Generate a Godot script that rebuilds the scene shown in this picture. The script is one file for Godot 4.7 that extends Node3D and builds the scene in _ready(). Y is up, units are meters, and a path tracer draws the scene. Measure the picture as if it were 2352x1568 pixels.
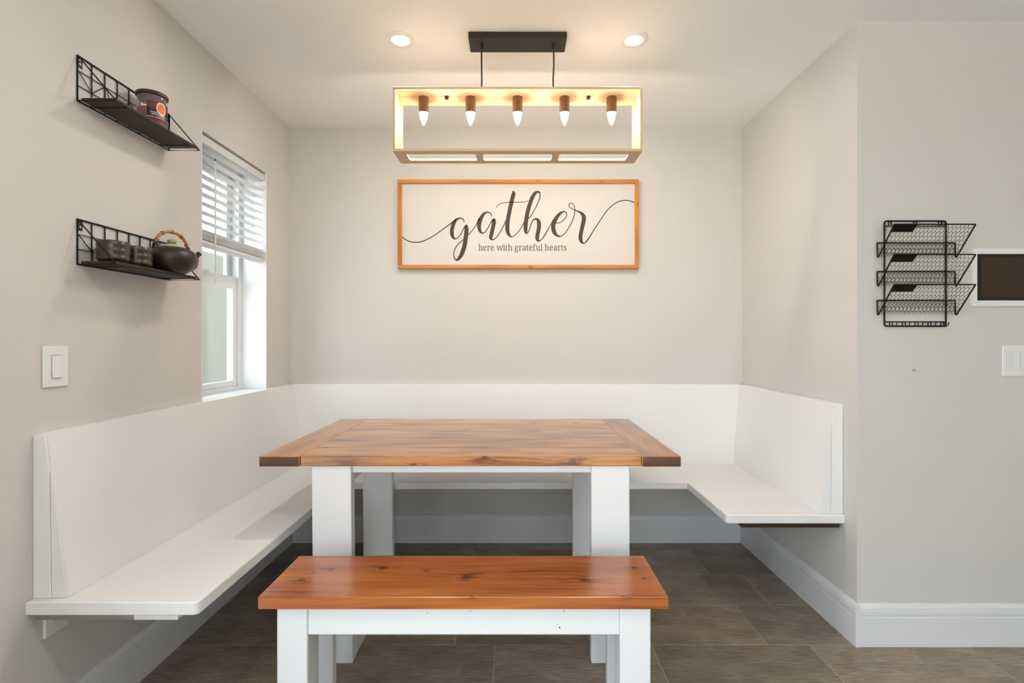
extends Node3D

# Breakfast nook: built-in white corner bench, plank table and bench, open-box pendant lamp.
# Metres, y up. Back wall at z = 0, floor at y = 0; the room opens towards +z.

const XL := -1.33      # left wall
const XR := 1.333      # side wall of the nook
const ZF := 1.02       # wall that faces the room beside the nook
const XE := 4.0
const ZS := 6.2
const HC := 2.44
const DZ0 := 2.35     # patio door in the left wall, behind the viewpoint
const DZ1 := 5.35

var M := {}
var used := {}

# ------------------------------------------------------------------ helpers
func numbered(n: String) -> String:
	var k: int = used.get(n, 0)
	used[n] = k + 1
	return n if k == 0 else "%s_%03d" % [n, k]

func thing(called: String, label: String, category: String, at := Vector3.ZERO, group := "") -> Node3D:
	var o := Node3D.new()
	o.name = numbered(called)
	add_child(o)
	o.position = at
	tag(o, label, category, group)
	return o

func tag(o: Node, label: String, category: String, group := "", kind := "") -> void:
	if label: o.set_meta("label", label)
	if category: o.set_meta("category", category)
	if group: o.set_meta("group", group)
	if kind: o.set_meta("kind", kind)

func mk() -> SurfaceTool:
	var st := SurfaceTool.new()
	st.begin(Mesh.PRIMITIVE_TRIANGLES)
	return st

func part(called: String, st: SurfaceTool, m: Material, parent: Node, at := Vector3.ZERO) -> MeshInstance3D:
	return put(called, st.commit(), m, parent, at)

func put(called: String, mesh: Mesh, m: Material, parent: Node, at := Vector3.ZERO) -> MeshInstance3D:
	var o := MeshInstance3D.new()
	o.mesh = mesh
	o.material_override = m
	o.name = numbered(called) if parent == self else called
	o.position = at
	parent.add_child(o, true)
	return o

func struct(called: String, st: SurfaceTool, m: Material, label := "", category := "") -> MeshInstance3D:
	var o := part(called, st, m, self)
	o.name = called
	tag(o, label, category, "", "structure")
	return o

# one triangle, wound so that its front looks along hint
func tri(st: SurfaceTool, a: Vector3, b: Vector3, c: Vector3, hint: Vector3, ua := Vector2.ZERO, ub := Vector2.ZERO, uc := Vector2.ZERO) -> void:
	var n := (c - a).cross(b - a)
	if n.length_squared() < 1e-18: return
	n = n.normalized()
	if n.dot(hint) < 0.0:
		var t := b; b = c; c = t
		var u := ub; ub = uc; uc = u
		n = -n
	st.set_normal(n); st.set_uv(ua); st.add_vertex(a)
	st.set_normal(n); st.set_uv(ub); st.add_vertex(b)
	st.set_normal(n); st.set_uv(uc); st.add_vertex(c)

func quad(st: SurfaceTool, a: Vector3, b: Vector3, c: Vector3, d: Vector3, hint: Vector3) -> void:
	tri(st, a, b, c, hint); tri(st, a, c, d, hint)

# smooth triangle with its own normals
func stri(st: SurfaceTool, v: Array, n: Array, uv: Array = []) -> void:
	var g: Vector3 = (v[2] - v[0]).cross(v[1] - v[0])
	if g.length_squared() < 1e-20: return
	var o := [0, 1, 2]
	if g.dot(n[0] + n[1] + n[2]) < 0.0: o = [0, 2, 1]
	for k in o:
		st.set_normal(n[k])
		st.set_uv(uv[k] if uv.size() else Vector2.ZERO)
		st.add_vertex(v[k])

func uv_for(p: Vector3, n: Vector3, grain: int, uvo: Vector2, uvs: Vector2) -> Vector2:
	var a := n.abs()
	var dom := 0 if a.x >= a.y and a.x >= a.z else (1 if a.y >= a.z else 2)
	var u: float = p[grain]
	var v: float
	if dom == grain:
		u = p[(grain + 1) % 3] ; v = p[(grain + 2) % 3]
	else:
		v = p[3 - dom - grain]
		if dom != 1 and grain != 1: v = -v if dom == 2 else v
	return (Vector2(u, v) + uvo) * uvs

# chamfered box between two corners
func cbox(st: SurfaceTool, lo: Vector3, hi: Vector3, b := 0.0, grain := 0, uvo := Vector2.ZERO, uvs := Vector2.ONE) -> void:
	var c := (lo + hi) / 2.0
	var h := (hi - lo) / 2.0
	b = minf(b, minf(h.x, minf(h.y, h.z)) * 0.9)
	var pt := func(s: Vector3, ax: int) -> Vector3:
		var q := h - Vector3.ONE * b
		q[ax] = h[ax]
		return c + q * s
	var poly := func(ps: Array) -> void:
		var mid := Vector3.ZERO
		for p in ps: mid += p
		mid /= ps.size()
		var hint: Vector3 = (ps[2] - ps[0]).cross(ps[1] - ps[0])
		if hint.dot(mid - c) < 0: hint = -hint
		var nn := hint.normalized()
		for k in range(1, ps.size() - 1):
			tri(st, ps[0], ps[k], ps[k + 1], hint, uv_for(ps[0], nn, grain, uvo, uvs), uv_for(ps[k], nn, grain, uvo, uvs), uv_for(ps[k + 1], nn, grain, uvo, uvs))
	for ax in 3:
		var a1 := (ax + 1) % 3
		var a2 := (ax + 2) % 3
		for s in [-1.0, 1.0]:
			var ps := []
			for e in [[-1, -1], [1, -1], [1, 1], [-1, 1]]:
				var sv := Vector3.ZERO
				sv[ax] = s; sv[a1] = e[0]; sv[a2] = e[1]
				ps.append(pt.call(sv, ax))
			poly.call(ps)
	if b <= 0.0: return
	for ax in 3:                     # edges that run along ax
		var a1 := (ax + 1) % 3
		var a2 := (ax + 2) % 3
		for e in [[-1, -1], [1, -1], [1, 1], [-1, 1]]:
			var s0 := Vector3.ZERO
			s0[a1] = e[0]; s0[a2] = e[1]; s0[ax] = -1
			var s1 := s0
			s1[ax] = 1
			poly.call([pt.call(s0, a1), pt.call(s1, a1), pt.call(s1, a2), pt.call(s0, a2)])
	for x in [-1, 1]:
		for y in [-1, 1]:
			for z in [-1, 1]:
				var s := Vector3(x, y, z)
				poly.call([pt.call(s, 0), pt.call(s, 1), pt.call(s, 2)])

func box(lo: Vector3, hi: Vector3, b := 0.0) -> SurfaceTool:
	var st := mk()
	cbox(st, lo, hi, b)
	return st

# convex solid from 8 corners: bottom ring p[0..3], top ring p[4..7]
func hexa(st: SurfaceTool, p: Array) -> void:
	var c := Vector3.ZERO
	for q in p: c += q / 8.0
	for f in [[0, 1, 2, 3], [4, 5, 6, 7], [0, 1, 5, 4], [1, 2, 6, 5], [2, 3, 7, 6], [3, 0, 4, 7]]:
		var mid: Vector3 = (p[f[0]] + p[f[1]] + p[f[2]] + p[f[3]]) / 4.0
		quad(st, p[f[0]], p[f[1]], p[f[2]], p[f[3]], mid - c)

func inset(poly: PackedVector2Array, d: float) -> PackedVector2Array:
	var out := PackedVector2Array()
	var n := poly.size()
	var area := 0.0
	for i in n: area += poly[i].cross(poly[(i + 1) % n])
	var sgn := 1.0 if area > 0 else -1.0
	for i in n:
		var e0 := (poly[i] - poly[(i + n - 1) % n]).normalized()
		var e1 := (poly[(i + 1) % n] - poly[i]).normalized()
		var n0 := Vector2(-e0.y, e0.x) * sgn
		var n1 := Vector2(-e1.y, e1.x) * sgn
		var m := (n0 + n1).normalized()
		out.append(poly[i] + m * d / maxf(m.dot(n0), 0.3))
	return out

# polygon (a, b) drawn out along t: point = o + ea*a + eb*b + et*t ; chamfered by c at both ends
func extrude(st: SurfaceTool, poly: PackedVector2Array, o: Vector3, ea: Vector3, eb: Vector3, et: Vector3, t0: float, t1: float, c := 0.0) -> void:
	var n := poly.size()
	var rings := [[poly, t0], [poly, t1]]
	if c > 0.0:
		var q := inset(poly, c)
		rings = [[q, t0], [poly, t0 + c], [poly, t1 - c], [q, t1]]
	var area := 0.0
	for i in n: area += poly[i].cross(poly[(i + 1) % n])
	var sgn := -1.0 if area > 0 else 1.0
	var at := func(p: Vector2, t: float) -> Vector3: return o + ea * p.x + eb * p.y + et * t
	for r in rings.size() - 1:
		for i in n:
			var j := (i + 1) % n
			var e: Vector2 = (poly[j] - poly[i]).normalized()
			var out2 := Vector2(-e.y, e.x) * sgn
			quad(st, at.call(rings[r][0][i], rings[r][1]), at.call(rings[r][0][j], rings[r][1]), at.call(rings[r + 1][0][j], rings[r + 1][1]), at.call(rings[r + 1][0][i], rings[r + 1][1]), ea * out2.x + eb * out2.y)
	for k in [0, rings.size() - 1]:
		var pl: PackedVector2Array = rings[k][0]
		var idx := Geometry2D.triangulate_polygon(pl)
		for i in range(0, idx.size(), 3):
			tri(st, at.call(pl[idx[i]], rings[k][1]), at.call(pl[idx[i + 1]], rings[k][1]), at.call(pl[idx[i + 2]], rings[k][1]), -et if k == 0 else et)

# round wire through points
func tube(st: SurfaceTool, pts: Array, r: float, n := 8, closed := false, radii: Array = []) -> void:
	var cnt := pts.size()
	var rings := []
	var norms := []
	var up := Vector3.ZERO
	for i in cnt:
		var a: Vector3 = pts[(i - 1 + cnt) % cnt] if (i > 0 or closed) else pts[0]
		var b: Vector3 = pts[(i + 1) % cnt] if (i < cnt - 1 or closed) else pts[cnt - 1]
		var d := (b - a).normalized()
		if up == Vector3.ZERO:
			up = d.cross(Vector3.UP if absf(d.y) < 0.9 else Vector3.RIGHT).normalized()
		up = (up - d * up.dot(d)).normalized()
		var w := d.cross(up)
		var ring := []
		var nr := []
		var rr: float = radii[i] if radii.size() else r
		for k in n:
			var an := TAU * k / n
			var q := up * cos(an) + w * sin(an)
			ring.append(pts[i] + q * rr)
			nr.append(q)
		rings.append(ring); norms.append(nr)
	var last := cnt if closed else cnt - 1
	for i in last:
		var j := (i + 1) % cnt
		for k in n:
			var l := (k + 1) % n
			stri(st, [rings[i][k], rings[j][k], rings[j][l]], [norms[i][k], norms[j][k], norms[j][l]])
			stri(st, [rings[i][k], rings[j][l], rings[i][l]], [norms[i][k], norms[j][l], norms[i][l]])
	if not closed:
		for e in [0, cnt - 1]:
			var hint: Vector3 = (pts[0] - pts[1]) if e == 0 else (pts[cnt - 1] - pts[cnt - 2])
			for k in range(1, n - 1): tri(st, rings[e][0], rings[e][k], rings[e][k + 1], hint)

# turned shape: profile of (radius, height), sharp where a point is given twice
func lathe(st: SurfaceTool, prof: Array, n: int, o := Vector3.ZERO) -> void:
	var acc := 0.0
	var total := 0.0
	for i in prof.size() - 1: total += prof[i].distance_to(prof[i + 1])
	var pn := []
	for i in prof.size():
		var a: Vector2 = prof[i - 1] if i > 0 else prof[i]
		var b: Vector2 = prof[i + 1] if i < prof.size() - 1 else prof[i]
		if i > 0 and prof[i - 1].is_equal_approx(prof[i]): a = prof[i]
		if i < prof.size() - 1 and prof[i + 1].is_equal_approx(prof[i]): b = prof[i]
		var d := (b - a).normalized()
		pn.append(Vector2(d.y, -d.x))
	for i in prof.size() - 1:
		var seg: float = prof[i].distance_to(prof[i + 1])
		var v0 := acc / total
		acc += seg
		var v1 := acc / total
		if seg < 1e-7: continue
		for k in n:
			var a0 := TAU * k / n
			var a1 := TAU * (k + 1) / n
			var P := func(p: Vector2, an: float) -> Vector3: return o + Vector3(p.x * cos(an), p.y, p.x * sin(an))
			var N := func(q: Vector2, an: float) -> Vector3: return Vector3(q.x * cos(an), q.y, q.x * sin(an))
			var A: Vector3 = P.call(prof[i], a0); var B: Vector3 = P.call(prof[i + 1], a0); var C: Vector3 = P.call(prof[i + 1], a1); var D: Vector3 = P.call(prof[i], a1)
			var na: Vector3 = N.call(pn[i], a0); var nb: Vector3 = N.call(pn[i + 1], a0); var nc: Vector3 = N.call(pn[i + 1], a1); var nd: Vector3 = N.call(pn[i], a1)
			var ku := float(k) / n
			var kw := float(k + 1) / n
			stri(st, [A, B, C], [na, nb, nc], [Vector2(ku, v0), Vector2(ku, v1), Vector2(kw, v1)])
			stri(st, [A, C, D], [na, nc, nd], [Vector2(ku, v0), Vector2(kw, v1), Vector2(kw, v0)])

func rrect(w: float, h: float, r: float, seg := 4) -> PackedVector2Array:
	var out := PackedVector2Array()
	for q in 4:
		var c := Vector2([1, -1, -1, 1][q] * (w / 2 - r), [1, 1, -1, -1][q] * (h / 2 - r))
		for k in seg + 1:
			var an := PI / 2 * (q + float(k) / seg)
			out.append(c + Vector2(cos(an), sin(an)) * r)
	return out

func mat(c: Color, rough := 0.6, metal := 0.0) -> StandardMaterial3D:
	var m := StandardMaterial3D.new()
	m.albedo_color = c
	m.roughness = rough
	m.metallic = metal
	return m

func noise(seed_: int, freq := 1.0, oct := 3) -> FastNoiseLite:
	var f := FastNoiseLite.new()
	f.seed = seed_
	f.noise_type = FastNoiseLite.TYPE_SIMPLEX_SMOOTH
	f.frequency = freq
	f.fractal_octaves = oct
	return f

# pine boards: grain along u; knots are (u, v, radius) in metres; board borders across v shift the grain
func wood(w_m: float, h_m: float, ppm: float, sd: int, knots: Array, borders: Array, dark: Color, mid: Color, light: Color, contrast := 1.0) -> ImageTexture:
	var w := int(w_m * ppm)
	var h := int(h_m * ppm)
	var img := Image.create_empty(w, h, false, Image.FORMAT_RGB8)
	var f1 := noise(sd, 1.0, 2)
	var f2 := noise(sd + 7, 1.0, 2)
	var f3 := noise(sd + 13, 1.0, 1)
	var rg := RandomNumberGenerator.new()
	rg.seed = sd
	var tone := []
	for i in borders.size() + 1: tone.append(rg.randf_range(-0.16, 0.16))
	for y in h:
		var v := (y + 0.5) / ppm
		var bi := 0
		for b in borders:
			if v > b: bi += 1
		for x in w:
			var u := (x + 0.5) / ppm
			var vw := v
			var kd := 0.0
			var halo := 0.0
			for k in knots:
				var du: float = (u - k[0]) / (k[2] * 3.2)
				if absf(du) > 3.0: continue
				var dv: float = (v - k[1]) / k[2]
				if absf(dv) > 7.0: continue
				vw += signf(dv) * k[2] * 0.9 * exp(-du * du) * exp(-absf(dv) * 0.45)
				var du2: float = (u - k[0]) / (k[2] * 1.2)
				var rough: float = f2.get_noise_2d(u * 160.0 + k[0] * 37.0, v * 160.0) * 0.28
				var rr := sqrt(du2 * du2 + dv * dv) * (1.0 + rough) / 0.85
				if rr < 1.3:
					kd = maxf(kd, smoothstep(1.3, 0.55, rr) * (0.55 + 0.25 * sin(rr * 13.0)))
				var hx: float = (u - k[0]) / (k[2] * 4.5)
				halo = maxf(halo, 0.95 * exp(-hx * hx - dv * dv * 0.22) * (0.6 + f1.get_noise_2d(u * 14.0, v * 60.0)))
			var q := vw + bi * 3.37
			var warp := f3.get_noise_2d(u * 1.3, q * 5.0) * 0.02
			var a := f1.get_noise_2d(u * 1.6, (q + warp) * 55.0)
			var b2 := f2.get_noise_2d(u * 5.0, (q + warp) * 230.0)
			var c := f3.get_noise_2d(u * 2.2 + 9.0, q * 9.0)
			var t: float = 0.5 + contrast * (0.30 * a + 0.20 * b2 + 0.28 * c) + tone[bi] * contrast
			t -= halo * 0.45
			var col: Color = dark.lerp(mid, clampf(t * 2.0, 0, 1)) if t < 0.5 else mid.lerp(light, clampf(t * 2.0 - 1.0, 0, 1))
			col = col.lerp(dark * 0.45, kd * 0.8)
			img.set_pixel(x, y, col)
	img.generate_mipmaps()
	return ImageTexture.create_from_image(img)

func wood_mat(tex: Texture2D, rough: float, coat := 0.0, tint := Color.WHITE) -> StandardMaterial3D:
	var m := mat(tint, rough)
	m.albedo_texture = tex
	if coat > 0.0:
		m.clearcoat_enabled = true
		m.clearcoat = coat
		m.clearcoat_roughness = 0.22
	return m

func tile_texture() -> ImageTexture:
	var w := 1024
	var h := 512
	var img := Image.create_empty(w, h, false, Image.FORMAT_RGB8)
	var f1 := noise(31, 1.0, 2)
	var f2 := noise(32, 1.0, 2)
	for y in h:
		var v := float(y) / h
		for x in w:
			var u := float(x) / w
			var a := f1.get_noise_2d(u * 9.0, v * 210.0)
			var b := f2.get_noise_2d(u * 3.0 + 4.0, v * 46.0)
			var c := f2.get_noise_2d(u * 2.0, v * 2.0 + 30.0)
			var t := clampf(0.5 + 0.62 * a + 0.34 * b + 0.2 * c, 0, 1)
			img.set_pixel(x, y, Color(0.420, 0.375, 0.320).lerp(Color(0.700, 0.640, 0.565), t))
	img.generate_mipmaps()
	return ImageTexture.create_from_image(img)

func catmull(pts: Array, per: int) -> Array:
	var out := []
	for i in pts.size() - 1:
		var p0: Vector3 = pts[maxi(i - 1, 0)]
		var p1: Vector3 = pts[i]
		var p2: Vector3 = pts[i + 1]
		var p3: Vector3 = pts[mini(i + 2, pts.size() - 1)]
		for k in per:
			var t := float(k) / per
			out.append(0.5 * (2.0 * p1 + (p2 - p0) * t + (2.0 * p0 - 5.0 * p1 + 4.0 * p2 - p3) * t * t + (3.0 * p1 - p0 - 3.0 * p2 + p3) * t * t * t))
	out.append(pts[pts.size() - 1])
	return out

# pen stroke: points (x, y, width), flat ribbon at depth z with round ends
func stroke(st: SurfaceTool, pts: Array, z: float) -> void:
	var c := catmull(pts, 6)
	var L := []
	var R := []
	for i in c.size():
		var a: Vector3 = c[maxi(i - 1, 0)]
		var b: Vector3 = c[mini(i + 1, c.size() - 1)]
		var d := Vector2(b.x - a.x, b.y - a.y).normalized()
		var nrm := Vector2(-d.y, d.x) * maxf(c[i].z, 0.001) / 2.0
		L.append(Vector3(c[i].x + nrm.x, c[i].y + nrm.y, z))
		R.append(Vector3(c[i].x - nrm.x, c[i].y - nrm.y, z))
	for i in c.size() - 1:
		quad(st, L[i], L[i + 1], R[i + 1], R[i], Vector3.BACK)
	for e in [0, c.size() - 1]:
		var o := Vector3(c[e].x, c[e].y, z)
		for k in 10:
			tri(st, o, o + Vector3(cos(TAU * k / 10), sin(TAU * k / 10), 0) * c[e].z / 2, o + Vector3(cos(TAU * (k + 1) / 10), sin(TAU * (k + 1) / 10), 0) * c[e].z / 2, Vector3.BACK)

# ------------------------------------------------------------------ scene
func _ready() -> void:
	view_and_light()
	materials()
	shell()
	window_and_outside()
	corner_bench()
	dining_table()
	plank_bench()
	pendant()
	downlights()
	wall_sign()
	shelves()
	mail_rack()
	wall_plates()

func view_and_light() -> void:
	var cam := Camera3D.new()
	cam.name = "camera"
	cam.projection = Camera3D.PROJECTION_FRUSTUM
	cam.near = 0.05
	cam.far = 100.0
	cam.size = 2.0 * 0.05 * 784.0 / 1180.0
	cam.frustum_offset = Vector2(-10.0, -5.0) / 1180.0 * 0.05
	cam.position = Vector3(0, 1.195, 3.031)
	add_child(cam)
	cam.current = true

	var env := Environment.new()
	env.background_mode = Environment.BG_SKY
	var sky := Sky.new()
	var sm := ProceduralSkyMaterial.new()
	sm.sky_top_color = Color(0.86, 0.93, 1.0)
	sm.sky_horizon_color = Color(0.93, 0.97, 1.0)
	sm.ground_bottom_color = Color(0.55, 0.54, 0.52)
	sm.ground_horizon_color = Color(0.75, 0.75, 0.74)
	sm.sky_energy_multiplier = 2.3
	sm.ground_energy_multiplier = 1.6
	sky.sky_material = sm
	env.sky = sky
	env.tonemap_mode = Environment.TONE_MAPPER_LINEAR
	env.tonemap_exposure = 1.02
	env.sdfgi_enabled = true
	env.ssao_enabled = true
	env.ssil_enabled = true
	# high hazy sun from behind the viewpoint
	var sun := DirectionalLight3D.new()
	sun.name = "sun"
	sun.light_color = Color(1.0, 0.99, 0.97)
	sun.light_energy = 17.0
	sun.light_angular_distance = 2.0
	sun.shadow_enabled = true
	sun.look_at_from_position(Vector3(4.0, 6.0, 9.4), Vector3(0, 0, 6.9))
	add_child(sun)
	var we := WorldEnvironment.new()
	we.name = "world_environment"
	we.environment = env
	add_child(we)

func materials() -> void:
	var peel := NoiseTexture2D.new()
	peel.width = 512; peel.height = 512
	peel.seamless = true
	peel.as_normal_map = true
	peel.bump_strength = 2.0
	var pn := noise(5, 0.03, 3)
	peel.noise = pn
	M.wall = mat(Color(0.818, 0.802, 0.780), 0.85)
	M.wall.normal_enabled = true
	M.wall.normal_texture = peel
	M.wall.normal_scale = 0.12
	M.wall.uv1_triplanar = true
	M.wall.uv1_scale = Vector3.ONE * 2.5
	M.ceiling = mat(Color(0.955, 0.952, 0.945), 0.9)
	M.trim = mat(Color(0.88, 0.88, 0.88), 0.38)
	M.bench_white = mat(Color(0.910, 0.907, 0.900), 0.42)
	M.furniture_white = mat(Color(0.930, 0.933, 0.935), 0.40)
	M.plastic = mat(Color(0.90, 0.90, 0.895), 0.35)
	M.plastic_grey = mat(Color(0.62, 0.61, 0.60), 0.5)
	M.vinyl = mat(Color(0.89, 0.895, 0.90), 0.35)
	M.grout = mat(Color(0.70, 0.66, 0.61), 0.85)
	M.black_wire = mat(Color(0.055, 0.045, 0.040), 0.42, 0.3)
	M.black_metal = mat(Color(0.19, 0.165, 0.14), 0.5, 0.3)
	M.screw = mat(Color(0.75, 0.75, 0.74), 0.25, 1.0)
	M.steel = mat(Color(0.66, 0.65, 0.63), 0.42, 1.0)
	M.dull_steel = mat(Color(0.30, 0.25, 0.20), 0.5, 0.8)
	M.nick = mat(Color(0.12, 0.09, 0.07), 0.8)
	var tt := tile_texture()
	M.tile = []
	for k in 4:
		var t := mat([Color(1, 1, 1), Color(0.95, 0.95, 0.96), Color(1.0, 0.98, 0.97), Color(0.92, 0.92, 0.92)][k], 0.36)
		t.albedo_texture = tt
		M.tile.append(t)
	M.glass = mat(Color(0.95, 0.98, 0.98, 0.06), 0.0)
	M.glass.transparency = BaseMaterial3D.TRANSPARENCY_ALPHA

# ------------------------------------------------------------------ setting
func shell() -> void:
	# floor: recessed grout bed with a mesh for every tile
	var st := mk()
	cbox(st, Vector3(XL - 0.2, -0.12, -0.15), Vector3(XE + 0.12, -0.0014, ZS + 0.15))
	var fl := struct("floor", st, M.grout, "dark brown grey streaked porcelain tile floor with thin pale grout", "floor")
	var meshes := {}
	var pz := 0.3027
	var px := 0.614
	var gap := 0.0020
	for r in range(-2, 20):
		var z0 := maxf(0.4146 + r * pz, 0.0)
		var z1 := minf(0.4146 + (r + 1) * pz, ZS)
		if z1 - z0 < 0.02: continue
		var off: float = 1.145 if posmod(r, 2) == 0 else 0.985
		for k in range(-6, 8):
			var x0 := maxf(off + k * px, XL)
			var x1 := minf(off + (k + 1) * px, XE)
			if x1 - x0 < 0.02: continue
			if x0 > XR + 0.06 and z1 < ZF: continue
			var sx := x1 - x0 - 2 * gap
			var sz := z1 - z0 - 2 * gap
			var vr := posmod(k * 3 + r * 5, 4)
			var key := "%.3f %.3f %d" % [sx, sz, vr]
			if not meshes.has(key):
				var s := mk()
				cbox(s, Vector3(-sx / 2, -0.009, -sz / 2), Vector3(sx / 2, 0, sz / 2), 0.0009, 0, Vector2(0.13 * vr + 0.3, 0.077 * vr + 0.2), Vector2(1.0 / 0.62, 1.0 / 0.31))
				meshes[key] = s.commit()
			put("tile", meshes[key], M.tile[vr], fl, Vector3((x0 + x1) / 2, 0, (z0 + z1) / 2))

	st = mk()
	cbox(st, Vector3(XL - 0.2, HC, -0.15), Vector3(XE + 0.12, HC + 0.12, ZS + 0.15))
	struct("ceiling", st, M.ceiling, "smooth off-white painted ceiling", "ceiling")
	struct("wall_back", box(Vector3(XL - 0.2, 0, -0.15), Vector3(XR + 0.12, HC, 0)), M.wall, "greige painted wall behind the corner bench and sign", "wall")
	# left wall with the window opening
	st = mk()
	cbox(st, Vector3(XL - 0.2, 0, 0), Vector3(XL, 0.926, DZ0))
	cbox(st, Vector3(XL - 0.2, 2.078, 0), Vector3(XL, HC, DZ0))
	cbox(st, Vector3(XL - 0.2, 0.926, 0), Vector3(XL, 2.078, 0.297))
	cbox(st, Vector3(XL - 0.2, 0.926, 0.860), Vector3(XL, 2.078, DZ0))
	cbox(st, Vector3(XL - 0.2, 2.15, DZ0), Vector3(XL, HC, DZ1))
	cbox(st, Vector3(XL - 0.2, 0, DZ1), Vector3(XL, HC, ZS))
	struct("wall_left", st, M.wall, "long greige painted wall with the window opening and two wire shelves", "wall")
	struct("wall_right", box(Vector3(XR, 0, 0), Vector3(XR + 0.12, HC, ZF)), M.wall, "short greige side wall of the bench nook", "wall")
	struct("wall_front", box(Vector3(XR + 0.12, 0, ZF - 0.12), Vector3(XE + 0.12, HC, ZF)), M.wall, "greige wall carrying the wire file rack and tablet", "wall")
	struct("wall_east", box(Vector3(XE, 0, ZF), Vector3(XE + 0.12, HC, ZS)), M.wall, "greige wall at the far side of the room", "wall")
	st = mk()
	cbox(st, Vector3(XL - 0.2, 0, ZS), Vector3(0.1, HC, ZS + 0.15))
	cbox(st, Vector3(1.7, 0, ZS), Vector3(XE + 0.12, HC, ZS + 0.15))
	cbox(st, Vector3(0.1, 2.15, ZS), Vector3(1.7, HC, ZS + 0.15))
	struct("wall_south", st, M.wall, "greige wall at the far end of the open room", "wall")

	# sliding patio door that lets the daylight in
	var dr := Node3D.new()
	dr.name = "door_1"
	add_child(dr)
	tag(dr, "wide white framed sliding glass patio door", "door", "", "structure")
	var pw := (DZ1 - DZ0) / 3.0
	for k in 3:
		var z0 := DZ0 + pw * k
		st = mk()
		for e in [z0, z0 + pw - 0.05]:
			cbox(st, Vector3(XL - 0.12, 0.0, e), Vector3(XL - 0.07, 2.15, e + 0.05), 0.003)
		cbox(st, Vector3(XL - 0.12, 0.0, z0 + 0.05), Vector3(XL - 0.07, 0.07, z0 + pw - 0.05), 0.003)
		cbox(st, Vector3(XL - 0.12, 2.08, z0 + 0.05), Vector3(XL - 0.07, 2.15, z0 + pw - 0.05), 0.003)
		part("door_frame", st, M.vinyl, dr)
		part("pane", box(Vector3(XL - 0.098, 0.07, z0 + 0.05), Vector3(XL - 0.092, 2.08, z0 + pw - 0.05)), M.glass, dr)

	var gd := Node3D.new()
	gd.name = "door_2"
	add_child(gd)
	tag(gd, "white framed glass garden door at the end of the room", "door", "", "structure")
	st = mk()
	cbox(st, Vector3(0.1, 0.0, ZS + 0.05), Vector3(0.17, 2.15, ZS + 0.10), 0.003)
	cbox(st, Vector3(1.63, 0.0, ZS + 0.05), Vector3(1.70, 2.15, ZS + 0.10), 0.003)
	cbox(st, Vector3(0.17, 0.0, ZS + 0.05), Vector3(1.63, 0.07, ZS + 0.10), 0.003)
	cbox(st, Vector3(0.17, 2.08, ZS + 0.05), Vector3(1.63, 2.15, ZS + 0.10), 0.003)
	part("door_frame", st, M.vinyl, gd)
	part("pane", box(Vector3(0.17, 0.07, ZS + 0.072), Vector3(1.63, 2.08, ZS + 0.078)), M.glass, gd)

	# baseboards: tall flat board with a stepped and rounded cap
	var prof := PackedVector2Array([Vector2(0, 0), Vector2(0.016, 0), Vector2(0.016, 0.113), Vector2(0.0145, 0.117), Vector2(0.0145, 0.121), Vector2(0.0175, 0.124), Vector2(0.0175, 0.136), Vector2(0.015, 0.150), Vector2(0.010, 0.159), Vector2(0.005, 0.163), Vector2(0, 0.164)])
	st = mk()
	extrude(st, prof, Vector3(XL, 0, 0), Vector3.RIGHT, Vector3.UP, Vector3.BACK, 0.0, DZ0)
	struct("baseboard_left", st, M.trim, "tall white baseboard running below the long bench side", "baseboard")
	st = mk()
	extrude(st, prof, Vector3(0, 0, 0), Vector3.BACK, Vector3.UP, Vector3.RIGHT, XL + 0.0176, XR - 0.0176)
	struct("baseboard_back", st, M.trim, "tall white baseboard along the back wall under the bench", "baseboard")
	st = mk()
	extrude(st, prof, Vector3(XR, 0, 0), Vector3.LEFT, Vector3.UP, Vector3.BACK, 0.0, ZF + 0.0175)
	struct("baseboard_right", st, M.trim, "tall white baseboard along the short nook side wall", "baseboard")
	st = mk()
	extrude(st, prof, Vector3(0, 0, ZF), Vector3.BACK, Vector3.UP, Vector3.RIGHT, XR + 0.0001, XE)
	struct("baseboard_front", st, M.trim, "tall white baseboard below the wire file rack wall", "baseboard")

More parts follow.
